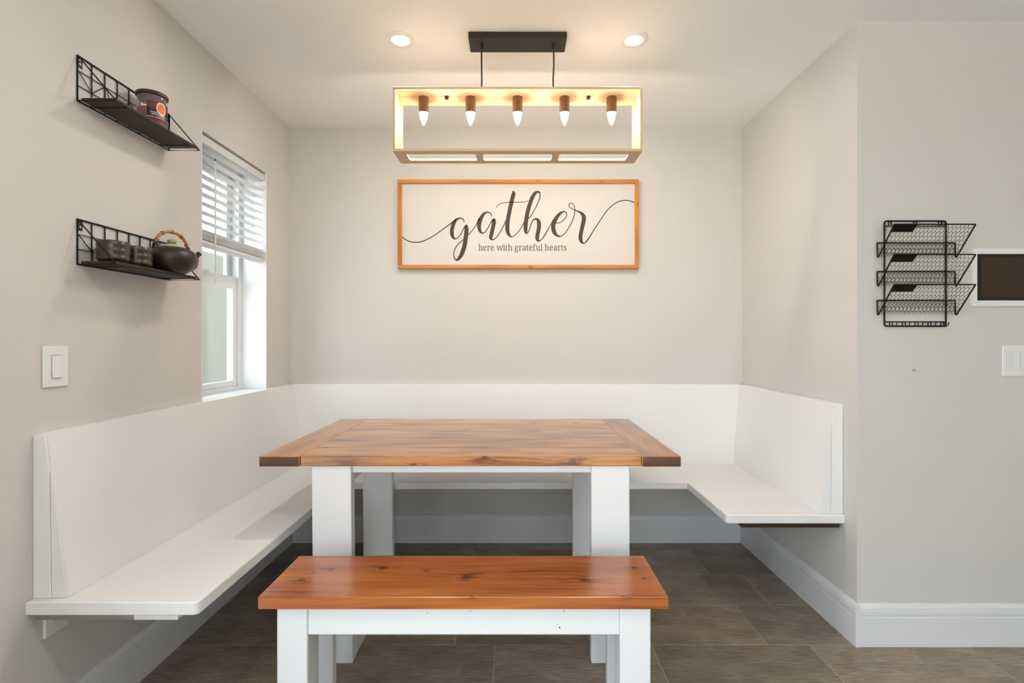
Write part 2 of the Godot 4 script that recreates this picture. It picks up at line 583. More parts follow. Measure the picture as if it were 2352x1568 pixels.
func window_and_outside() -> void:
	var wn := Node3D.new()
	wn.name = "window_1"
	add_child(wn)
	tag(wn, "white vinyl single-hung window set deep in the wall", "window", "", "structure")
	var z0 := 0.297
	var z1 := 0.860
	var y0 := 0.926
	var y1 := 2.078
	# white lined reveal and sill
	var st := mk()
	part("sill", box(Vector3(-1.462, y0, z0), Vector3(XL + 0.001, y0 + 0.006, z1), 0.001), M.vinyl, wn)
	part("reveal", box(Vector3(-1.462, y0 + 0.006, z0), Vector3(XL + 0.001, y1, z0 + 0.004), 0.001), M.vinyl, wn)
	part("reveal", box(Vector3(-1.462, y0 + 0.006, z1 - 0.004), Vector3(XL + 0.001, y1, z1), 0.001), M.vinyl, wn)
	# outer frame
	st = mk()
	cbox(st, Vector3(-1.525, y0, z0), Vector3(-1.460, y1, z0 + 0.030), 0.002)
	cbox(st, Vector3(-1.525, y0, z1 - 0.030), Vector3(-1.460, y1, z1), 0.002)
	cbox(st, Vector3(-1.525, y0, z0 + 0.030), Vector3(-1.460, y0 + 0.026, z1 - 0.030), 0.002)
	cbox(st, Vector3(-1.525, y1 - 0.030, z0 + 0.030), Vector3(-1.460, y1, z1 - 0.030), 0.002)
	part("window_frame", st, M.vinyl, wn)
	for s in [[-1.500, -1.472, y0 + 0.026, 1.520, 0.036, 0.062, "lower"], [-1.523, -1.503, 1.490, y1 - 0.030, 0.036, 0.040, "upper"]]:
		st = mk()
		var za := z0 + 0.030
		var zb := z1 - 0.030
		var x0: float = s[0]
		var x1: float = s[1]
		var sw: float = s[4]
		var bh: float = s[5]
		cbox(st, Vector3(x0, s[2], za), Vector3(x1, s[3], za + sw), 0.002)
		cbox(st, Vector3(x0, s[2], zb - sw), Vector3(x1, s[3], zb), 0.002)
		cbox(st, Vector3(x0, s[2], za + sw), Vector3(x1, s[2] + 0.030, zb - sw), 0.002)
		cbox(st, Vector3(x0, s[3] - bh, za + sw), Vector3(x1, s[3], zb - sw), 0.002)
		var sash := part("sash", st, M.vinyl, wn)
		part("pane", box(Vector3((x0 + x1) / 2 - 0.002, s[2] + 0.028, za + sw - 0.002), Vector3((x0 + x1) / 2 + 0.002, s[3] - bh + 0.002, zb - sw + 0.002)), M.glass, sash)
	part("latch", box(Vector3(-1.500, 1.520, 0.56), Vector3(-1.476, 1.530, 0.61), 0.002), M.vinyl, wn)

	# blind, pulled half way up
	var blind_mat := mat(Color(0.93, 0.935, 0.94), 0.45)
	blind_mat.backlight_enabled = true
	blind_mat.backlight = Color(0.8, 0.8, 0.8)
	var b := thing("window_blind", "white slatted window blind pulled half way up", "blind", Vector3(-1.367, 0, 0))
	var bz0 := z0 + 0.012
	var bz1 := z1 - 0.012
	part("head_rail", box(Vector3(-0.024, 2.030, bz0), Vector3(0.020, 2.066, bz1), 0.002), blind_mat, b)
	part("valance", box(Vector3(0.021, 2.034, bz0 - 0.004), Vector3(0.030, 2.069, bz1 + 0.004), 0.002), blind_mat, b)
	var sl := mk()
	var sp := PackedVector2Array()
	for k in 7:
		var a := -0.025 + 0.05 * k / 6.0
		sp.append(Vector2(a, 0.0014 + 0.0022 * (1.0 - pow(a / 0.025, 2.0))))
	for k in 7:
		var a := 0.025 - 0.05 * k / 6.0
		sp.append(Vector2(a, -0.0014 + 0.0022 * (1.0 - pow(a / 0.025, 2.0))))
	extrude(sl, sp, Vector3.ZERO, Vector3.RIGHT, Vector3.UP, Vector3.BACK, bz0, bz1)
	var slat := sl.commit()
	for k in 9:
		var o := put("slat", slat, blind_mat, b, Vector3(0, 1.984 - 0.0395 * k, 0))
		o.rotation.z = deg_to_rad(-7.0)
	for k in 7:
		put("slat", slat, blind_mat, b, Vector3(0, 1.656 - 0.0046 * k, 0))
	part("bottom_rail", box(Vector3(-0.026, 1.604, bz0), Vector3(0.026, 1.621, bz1), 0.004), blind_mat, b)
	for zc in [0.40, 0.58, 0.76]:
		st = mk()
		tube(st, [Vector3(0.0255, 1.606, zc), Vector3(0.0255, 2.01, zc)], 0.0007, 5)
		tube(st, [Vector3(-0.0255, 1.606, zc), Vector3(-0.0255, 2.01, zc)], 0.0007, 5)
		part("ladder_cord", st, blind_mat, b)
	st = mk()
	tube(st, [Vector3(0.030, 1.988, 0.755), Vector3(0.034, 1.97, 0.755), Vector3(0.034, 1.44, 0.755)], 0.0034, 6)
	part("wand", st, M.plastic, b)
	part("wand_hook", box(Vector3(0.0295, 1.985, 0.752), Vector3(0.036, 1.992, 0.758), 0.001), M.black_metal, b)

	# outside: ground, board fence, the neighbouring house
	struct("roof_added_storey", box(Vector3(XL - 0.2, HC + 0.13, -0.15), Vector3(XE + 0.12, 5.6, ZS + 0.15)), M.wall, "unseen upper storey added above the ceiling to shade the side yard", "added shading block")  # added unseen storey that keeps sun and sky off the side yard
	struct("roof_added_eave", box(Vector3(XL - 1.15, 2.60, -7.0), Vector3(XL - 0.21, 2.74, 1.7)), M.trim, "unseen white eave added above the window to block sky light", "eave")  # unseen eave put in to cut sky light on the window reveal
	struct("added_house_wing", box(Vector3(XL - 0.2, -0.2, -7.0), Vector3(XE + 0.12, 5.6, -0.16)), M.wall, "unseen block added behind the nook wall to shade the side yard", "added shading block")  # unseen mass added so the fence outside gets less sky
	struct("ground_outside", box(Vector3(-16, -0.30, -14), Vector3(16, -0.20, 22)), mat(Color(0.74, 0.73, 0.70), 0.9), "pale concrete ground outside the house", "ground")
	var fence := thing("board_fence", "tall cream board fence outside the window", "fence", Vector3(-2.95, -0.2, 0))
	var fm := mat(Color(0.74, 0.73, 0.635), 0.7)
	st = mk()
	cbox(st, Vector3(-0.020, 0.0, -0.2095), Vector3(0.0, 2.23, 0.2095), 0.004)
	var bm := st.commit()
	for k in 17:
		put("board", bm, fm, fence, Vector3(0, 0, 0.93 - 0.421 * k))
	part("rail", box(Vector3(-0.06, 0.4, -6.0), Vector3(-0.021, 0.49, 1.13), 0.003), fm, fence)
	part("rail", box(Vector3(-0.06, 1.8, -6.0), Vector3(-0.021, 1.89, 1.13), 0.003), fm, fence)
	var hs := thing("neighbouring_house", "grey green neighbouring house behind the cream fence", "house", Vector3(-5.6, -0.2, -2.0))
	part("wall", box(Vector3(-3, 0, -6), Vector3(0, 5.2, 3.0)), mat(Color(0.44, 0.48, 0.46), 0.85), hs)
	part("eave", box(Vector3(-3.2, 5.2, -6.3), Vector3(0.35, 5.34, 3.3), 0.01), mat(Color(0.85, 0.85, 0.84), 0.7), hs)

# ------------------------------------------------------------------ built-in bench
func corner_bench() -> void:
	var b := thing("corner_bench", "white built-in bench wrapping three sides of the nook", "bench")
	var ys := 0.483
	var th := 0.036
	var xa := -0.862
	var xb := 0.852
	var zb := 0.470
	var zl := 1.640
	var zr := 0.946
	# seat as one U with rounded free corners
	var p := PackedVector2Array()
	p.append(Vector2(XL + 0.001, 0.001))
	p.append(Vector2(XL + 0.001, zl))
	var rc := 0.016
	for k in 6:
		var a := PI / 2 - PI / 2 * k / 5.0
		p.append(Vector2(xa - rc + cos(a) * rc, zl - rc + sin(a) * rc))
	p.append(Vector2(xa, zb))
	p.append(Vector2(xb, zb))
	for k in 6:
		var a := PI - PI / 2 * k / 5.0
		p.append(Vector2(xb + rc + cos(a) * rc, zr - rc + sin(a) * rc))
	p.append(Vector2(XR - 0.001, zr))
	p.append(Vector2(XR - 0.001, 0.001))
	var st := mk()
	extrude(st, p, Vector3.ZERO, Vector3.RIGHT, Vector3.BACK, Vector3.UP, ys - th, ys, 0.003)
	part("seat", st, M.bench_white, b)
	# leaning backs
	var yt := 0.933
	var t0 := 0.034
	var t1 := 0.094
	var yb := ys + 0.0005
	var ze := 1.612
	var zq := 0.930
	st = mk()
	hexa(st, [Vector3(XL + 0.001, yb, t1), Vector3(XL + t1, yb, t1), Vector3(XL + t1, yb, ze), Vector3(XL + 0.001, yb, ze),
		Vector3(XL + 0.001, yt, t0), Vector3(XL + t0, yt, t0), Vector3(XL + t0, yt, ze), Vector3(XL + 0.001, yt, ze)])
	part("backrest", st, M.bench_white, b)
	st = mk()
	hexa(st, [Vector3(XL + t1, yb, t1), Vector3(XR - t1, yb, t1), Vector3(XR - 0.001, yb, 0.001), Vector3(XL + 0.001, yb, 0.001),
		Vector3(XL + t0, yt, t0), Vector3(XR - t0, yt, t0), Vector3(XR - 0.001, yt, 0.001), Vector3(XL + 0.001, yt, 0.001)])
	part("backrest", st, M.bench_white, b)
	st = mk()
	hexa(st, [Vector3(XR - 0.001, yb, t1), Vector3(XR - t1, yb, t1), Vector3(XR - t1, yb, zq), Vector3(XR - 0.001, yb, zq),
		Vector3(XR - 0.001, yt, t0), Vector3(XR - t0, yt, t0), Vector3(XR - t0, yt, zq), Vector3(XR - 0.001, yt, zq)])
	part("backrest", st, M.bench_white, b)
	# end pieces: upright board by the wall and the wedge in front of it
	for e in [[XL, 1.0, ze], [XR, -1.0, zq]]:
		var x: float = e[0]
		var sg: float = e[1]
		var z: float = e[2]
		st = mk()
		extrude(st, PackedVector2Array([Vector2(0.001, yb), Vector2(0.050, yb), Vector2(0.046, yt - 0.10), Vector2(t0 - 0.001, yt - 0.002), Vector2(0.001, yt - 0.002)]), Vector3(x, 0, 0), Vector3(sg, 0, 0), Vector3.UP, Vector3.BACK, z, z + 0.007, 0.001)
		part("end_panel", st, M.bench_white, b)
		st = mk()
		extrude(st, PackedVector2Array([Vector2(0.051, yb), Vector2(t1 - 0.001, yb), Vector2(0.0475, yt - 0.103)]), Vector3(x, 0, 0), Vector3(sg, 0, 0), Vector3.UP, Vector3.BACK, z, z + 0.005, 0.0008)
		part("end_wedge", st, M.bench_white, b)
	# steel carrying bars under the free ends
	var s0 := part("support_bar", box(Vector3(XL + 0.016, ys - th - 0.0185, zl - 0.050), Vector3(-1.045, ys - th - 0.0005, zl - 0.012), 0.001), M.steel, b)
	s0.set_meta("label", "bare steel bar")
	part("support_bar_end", box(Vector3(-1.045, ys - th - 0.0185, zl - 0.050), Vector3(-0.924, ys - th - 0.0005, zl - 0.012), 0.001), M.trim, b)
	var s1 := part("support_bar", box(Vector3(0.919, ys - th - 0.0195, zr - 0.050), Vector3(1.318, ys - th - 0.0005, zr - 0.010), 0.001), M.dull_steel, b)
	s1.set_meta("label", "dull brown steel bar")
	for k in 3:
		var xk: float = [-0.55, 0.0, 0.55][k]
		part("support_bar", box(Vector3(xk, ys - th - 0.0185, 0.02), Vector3(xk + 0.04, ys - th - 0.0005, 0.40), 0.001), M.steel, b)

# ------------------------------------------------------------------ table and bench
func dining_table() -> void:
	var zf := 1.151
	var zk := 0.268
	var yt := 0.768
	var th := 0.037
	var xl := -0.940
	var xr := 0.602
	var bl := -0.792
	var br := 0.459
	var t := thing("dining_table", "white legged farmhouse dining table with a stained plank top", "table", Vector3(0, 0, 0))
	var n := 6
	var bw := (zf - zk) / n
	# knots at their places on the boards, as (x, z); the texture spans x from -0.80 and z from 0.26
	var ks := []
	for k in [[-0.46, 0.62, 0.010], [-0.24, 0.60, 0.009], [0.075, 0.655, 0.011], [0.27, 0.665, 0.010], [-0.155, 0.985, 0.013], [0.06, 1.115, 0.007], [0.16, 0.80, 0.008], [-0.50, 0.44, 0.008], [0.44, 0.95, 0.010], [0.09, 0.40, 0.007],
			[-0.02, 0.80, 0.006], [-0.62, 1.06, 0.006], [0.33, 0.86, 0.007], [-0.36, 0.78, 0.005], [0.30, 0.42, 0.008], [-0.115, 1.153, 0.012], [0.203, 1.172, 0.016], [-0.375, 1.186, 0.012], [-0.62, 1.187, 0.009]]:
		ks.append([k[0] + 0.80, k[1] - 0.26, k[2]])
	var bd := []
	for k in range(1, n): bd.append(zk + bw * k - 0.26)
	var tex := wood(1.27, 0.94, 760.0, 11, ks, bd, Color(0.47, 0.275, 0.125), Color(0.750, 0.510, 0.280), Color(0.87, 0.660, 0.420), 0.95)
	var m := wood_mat(tex, 0.30, 0.6)
	for k in n:
		var za := zk + bw * k
		var st := mk()
		# top view: v = z; the front face goes on from it (v = z of the edge + depth below it)
		var a := Vector3(bl + 0.0011, yt - th, za + 0.0008)
		var bb := Vector3(br - 0.0011, yt, za + bw - 0.0008)
		plank_x(st, a, bb, 0.0022, Vector2(0.80, -0.26), Vector2(1.27, 0.94))
		part("plank", st, m, t)
	var tex2 := wood(0.95, 0.40, 760.0, 23, [[0.30, 0.05, 0.008], [0.62, 0.09, 0.010], [0.42, 0.27, 0.010], [0.75, 0.33, 0.007], [0.12, 0.24, 0.007]], [0.2], Color(0.47, 0.265, 0.125), Color(0.69, 0.440, 0.230), Color(0.79, 0.55, 0.32), 0.8)
	var m2 := wood_mat(tex2, 0.30, 0.6)
	var tex3 := wood(0.20, 0.06, 2400.0, 29, [], [], Color(0.24, 0.16, 0.11), Color(0.36, 0.25, 0.18), Color(0.47, 0.35, 0.27), 1.1)
	var m3 := wood_mat(tex3, 0.6)
	for e in [[xl, bl, 0.0], [br, xr, 0.21]]:
		var st := mk()
		cbox(st, Vector3(e[0], yt - th - 0.0015, zk - 0.003), Vector3(e[1], yt - 0.0005, zf + 0.004), 0.0022, 2, Vector2(-0.25, -e[0] + e[2]), Vector2(1.0 / 0.95, 1.0 / 0.40))
		var bo := part("end_board", st, m2, t)
		st = mk()
		cbox(st, Vector3(e[0] + 0.003, yt - th + 0.0010, zf + 0.0035), Vector3(e[1] - 0.003, yt - 0.003, zf + 0.0048), 0.0004, 0, Vector2(-e[0], -yt + 0.04), Vector2(1.0 / 0.20, 1.0 / 0.06))
		var g := part("end_grain", st, m3, bo)
		g.set_meta("label", "dark rough end grain")
	# plank legs, sled runners and rails
	var w: Material = M.furniture_white
	var lt := yt - th - 0.0008
	for e in [[-0.755, -0.610, 0.006], [0.277, 0.418, 0.0]]:
		var x0: float = e[0]
		var x1: float = e[1]
		for z in [[1.095, 1.138], [0.474, 0.515]]:
			var st := mk()
			leaning_leg(st, x0, x1, 0.0, lt, z[0], z[1], e[2])
			part("leg", st, w, t)
		part("runner", box(Vector3(x0 + 0.054, 0.0, 0.5155), Vector3(x1 + e[2] - 0.002, 0.140, 1.0945), 0.002), w, t)
		part("top_rail", box(Vector3(x0 + 0.03, lt - 0.09, 0.5155), Vector3(x1 - 0.03, lt, 1.0945), 0.002), w, t)
	part("apron", box(Vector3(-0.611, lt - 0.030, 1.085), Vector3(0.2765, lt, 1.123), 0.002), w, t)
	part("apron", box(Vector3(-0.611, lt - 0.030, 0.482), Vector3(0.2765, lt, 0.508), 0.002), w, t)

# board along x whose uv runs over the top and down the front
func plank_x(st: SurfaceTool, lo: Vector3, hi: Vector3, b: float, o: Vector2, size: Vector2) -> void:
	var tmp := mk()
	cbox(tmp, lo, hi, b)
	var arr := tmp.commit_to_arrays()
	var v: PackedVector3Array = arr[Mesh.ARRAY_VERTEX]
	var nn: PackedVector3Array = arr[Mesh.ARRAY_NORMAL]
	for i in v.size():
		var uv := Vector2(v[i].x + o.x, v[i].z + o.y)
		if absf(nn[i].z) > 0.8: uv.y = (hi.z + o.y + hi.y - v[i].y) if nn[i].z > 0 else (lo.z + o.y + hi.y - v[i].y)
		elif absf(nn[i].x) > 0.8: uv.x = v[i].y * 0.3 + 0.1
		st.set_normal(nn[i])
		st.set_uv(uv / size)
		st.add_vertex(v[i])

func leaning_leg(st: SurfaceTool, x0: float, x1: float, y0: float, y1: float, z0: float, z1: float, shift: float) -> void:
	var b := 0.003
	var tmp := mk()
	cbox(tmp, Vector3(x0, y0, z0), Vector3(x1, y1, z1), b)
	var arr := tmp.commit_to_arrays()
	var v: PackedVector3Array = arr[Mesh.ARRAY_VERTEX]
	var nn: PackedVector3Array = arr[Mesh.ARRAY_NORMAL]
	for i in v.size():
		st.set_normal(nn[i])
		st.set_uv(Vector2.ZERO)
		st.add_vertex(v[i] + Vector3(shift * (1.0 - (v[i].y - y0) / (y1 - y0)), 0, 0))

func plank_bench() -> void:
	var zf := 1.545
	var zk := 1.262
	var yt := 0.450
	var th := 0.036
	var xl := -0.748
	var xr := 0.440
	var b := thing("plank_bench", "low white bench with a glossy red-brown pine seat", "bench")
	var ks := []
	for k in [[-0.665, 1.44, 0.012], [-0.60, 1.37, 0.012], [-0.435, 1.357, 0.015], [-0.158, 1.418, 0.017], [0.212, 1.44, 0.017], [0.385, 1.355, 0.009], [-0.29, 1.375, 0.005], [0.40, 1.43, 0.006], [-0.13, 1.54, 0.006], [0.31, 1.54, 0.007], [-0.65, 1.388, 0.004]]:
		ks.append([k[0] + 0.76, k[1] - 1.25, k[2]])
	var tex := wood(1.21, 0.36, 900.0, 41, ks, [], Color(0.43, 0.195, 0.060), Color(0.685, 0.370, 0.130), Color(0.78, 0.475, 0.200), 0.8)
	var st := mk()
	plank_x(st, Vector3(xl, yt - th, zk), Vector3(xr, yt, zf), 0.0014, Vector2(0.76, -1.25), Vector2(1.21, 0.36))
	part("seat", st, wood_mat(tex, 0.27, 0.6), b)
	var w: Material = M.furniture_white
	var lt := yt - th - 0.0006
	for x in [[-0.702, -0.612], [0.304, 0.394]]:
		for z in [[1.438, 1.526], [1.282, 1.320]]:
			var l := part("leg", box(Vector3(x[0], 0, z[0]), Vector3(x[1], lt, z[1]), 0.003), w, b)
			if z[0] > 1.4:
				for q in [0.016, 0.072]:
					st = mk()
					lathe(st, [Vector2(0.0, 0.0008), Vector2(0.0030, 0.0008), Vector2(0.0036, 0.0)], 12)
					var s := part("screw_head", st, w, l, Vector3(x[0] + q, lt - 0.014, z[1]))
					s.rotation.x = PI / 2
		part("side_rail", box(Vector3(x[0] + 0.02, lt - 0.085, 1.3205), Vector3(x[1] - 0.02, lt, 1.4375), 0.002), w, b)
	var ap := part("apron", box(Vector3(-0.6115, lt - 0.086, 1.484), Vector3(0.3035, lt, 1.523), 0.0025), w, b)
	part("apron", box(Vector3(-0.6115, lt - 0.086, 1.290), Vector3(0.3035, lt, 1.318), 0.0025), w, b)
	for q in [[0.127, -0.064, 0.0024], [-0.135, -0.016, 0.0015], [-0.262, -0.022, 0.0013], [0.139, -0.016, 0.0016], [0.12, -0.056, 0.0012]]:
		st = mk()
		lathe(st, [Vector2(0.0, 0.0003), Vector2(q[2], 0.0003), Vector2(q[2], 0.0)], 8)
		var s := part("nail_hole", st, M.nick, ap, Vector3(q[0], lt + q[1], 1.523))
		s.rotation.x = PI / 2

# ------------------------------------------------------------------ lamps
func pendant() -> void:
	var p := thing("pendant_lamp", "open pale wood box pendant lamp with five candle bulbs", "lamp", Vector3(0.005, 0, 0.899))
	part("canopy", box(Vector3(-0.200, 2.4143, -0.053), Vector3(0.200, 2.4399, 0.053), 0.0015), M.black_metal, p)
	var pale := wood(1.0, 0.32, 640.0, 77, [], [0.08, 0.16, 0.24], Color(0.70, 0.58, 0.43), Color(0.82, 0.71, 0.56), Color(0.88, 0.79, 0.65), 0.8)
	var pm := wood_mat(pale, 0.55)
	var uvs := Vector2(1.0, 1.0 / 0.32)
	var st := mk()
	cbox(st, Vector3(-0.5, 2.197, -0.073), Vector3(0.5, 2.207, 0.073), 0.001, 0, Vector2(0.5, 0.1), uvs)
	part("top_panel", st, pm, p)
	for s in [-1.0, 1.0]:
		st = mk()
		var xa := minf(s * 0.5, s * 0.491)
		cbox(st, Vector3(xa, 1.9595, -0.073), Vector3(xa + 0.009, 2.1965, 0.073), 0.001, 1, Vector2(0.2, 0.1), uvs)
		part("side_panel", st, pm, p)
	# bottom panel with three rounded openings
	var bp := CSGBox3D.new()
	bp.name = "bottom_panel"
	bp.size = Vector3(1.0, 0.010, 0.146)
	bp.position = Vector3(0, 1.954, 0)
	bp.material = mat(Color(0.80, 0.69, 0.54), 0.55)
	p.add_child(bp)
	for k in 3:
		var h := CSGPolygon3D.new()
		h.name = "opening_%d" % k
		h.operation = CSGShape3D.OPERATION_SUBTRACTION
		h.polygon = rrect(0.284, 0.078, 0.012)
		h.depth = 0.03
		h.rotation.x = PI / 2
		h.position = Vector3([-0.312, 0.0, 0.312][k], -0.015, 0)
		bp.add_child(h)
	part("mount_strip", box(Vector3(-0.16, 2.2071, -0.012), Vector3(0.16, 2.2095, 0.012)), M.black_metal, p)
	for s in [[-0.150, -0.0005], [0.150, 0.001]]:
		st = mk()
		tube(st, [Vector3(s[0], 2.4145, 0), Vector3(s[0] + 0.0005, 2.33, 0), Vector3(s[0] - s[1] * 2.0, 2.27, 0), Vector3(s[0], 2.2096, 0)], 0.0036, 8)
		part("rod", st, M.black_metal, p)
		st = mk()
		lathe(st, [Vector2(0, 2.392), Vector2(0.006, 2.392), Vector2(0.007, 2.398), Vector2(0.007, 2.4145)], 14, Vector3(s[0], 0, 0))
		part("rod_collar", st, M.black_metal, p)
		st = mk()
		lathe(st, [Vector2(0.009, 2.2096), Vector2(0.009, 2.213), Vector2(0.006, 2.218), Vector2(0, 2.218)], 14, Vector3(s[0], 0, 0))
		part("rod_nut", st, M.black_metal, p)
		st = mk()
		lathe(st, [Vector2(0, 2.186), Vector2(0.008, 2.186), Vector2(0.0085, 2.187), Vector2(0.0085, 2.1969)], 12, Vector3(s[0] * 1.95, 0, 0.012))
		part("bolt", st, M.black_metal, p)
	var socket := mat(Color(0.46, 0.34, 0.24), 0.4, 0.6)
	var glow := mat(Color(1, 0.95, 0.85), 0.3)
	glow.emission_enabled = true
	glow.emission = Color(1.0, 0.86, 0.64)
	glow.emission_energy_multiplier = 5.0
	for k in 5:
		var x := -0.390 + 0.195 * k
		st = mk()
		lathe(st, [Vector2(0, 2.150), Vector2(0.019, 2.150), Vector2(0.019, 2.133), Vector2(0.0205, 2.133), Vector2(0.0205, 2.133), Vector2(0.0215, 2.190), Vector2(0.0215, 2.1969)], 20, Vector3(x, 0, 0))
		var so := part("socket", st, socket, p)
		st = mk()
		var pr := [Vector2(0, 2.081)]
		for q in [[0.0030, 2.0825], [0.0075, 2.091], [0.0115, 2.101], [0.0150, 2.112], [0.0168, 2.122], [0.0165, 2.132], [0.0145, 2.142], [0.0120, 2.149]]: pr.append(Vector2(q[0], q[1]))
		lathe(st, pr, 18, Vector3(x, 0, 0))
		part("bulb", st, glow, so)
		var l := OmniLight3D.new()
		l.name = "bulb_light"
		l.light_color = Color(1.0, 0.950, 0.87)
		l.light_energy = 0.060
		l.light_size = 0.014
		l.omni_range = 12.0
		l.omni_attenuation = 2.0
		l.shadow_enabled = true
		l.position = Vector3(x, 2.117, 0)
		p.add_child(l, true)

func downlights() -> void:
	var lens := mat(Color(1, 0.97, 0.92), 0.4)
	lens.emission_enabled = true
	lens.emission = Color(1.0, 0.90, 0.74)
	lens.emission_energy_multiplier = 4.0
	var label := "round white recessed ceiling light above the end of the box pendant towards the "
	var before := "round white recessed ceiling light over the open floor before the plank bench, "
	for e in [[-0.481, 0.897, label + "wire shelves", 0.52], [0.488, 0.897, label + "file rack", 0.52], [-0.481, 2.55, before + "long wall side", 0.62], [0.488, 2.55, before + "file rack side", 0.62]]:
		var d := thing("recessed_downlight", e[2], "ceiling light", Vector3(e[0], HC, e[1]), "recessed ceiling lights")
		var st := mk()
		lathe(st, [Vector2(0.0585, -0.0002), Vector2(0.0585, -0.002), Vector2(0.0575, -0.004), Vector2(0.050, -0.0065), Vector2(0.040, -0.0065), Vector2(0.038, -0.0055), Vector2(0.036, -0.0012)], 40)
		part("trim_ring", st, M.plastic, d)
		st = mk()
		lathe(st, [Vector2(0.0375, -0.0010), Vector2(0.0375, -0.0030), Vector2(0.0, -0.0030)], 32)
		part("lens", st, lens, d)
		var l := AreaLight3D.new()
		l.name = "lens_light"
		l.area_size = Vector2(0.062, 0.062)
		l.light_color = Color(1.0, 0.985, 0.965)
		l.light_energy = e[3]
		l.area_range = 12.0
		l.shadow_enabled = true
		l.position = Vector3(0, -0.0068, 0)
		l.rotation.x = -PI / 2
		d.add_child(l, true)

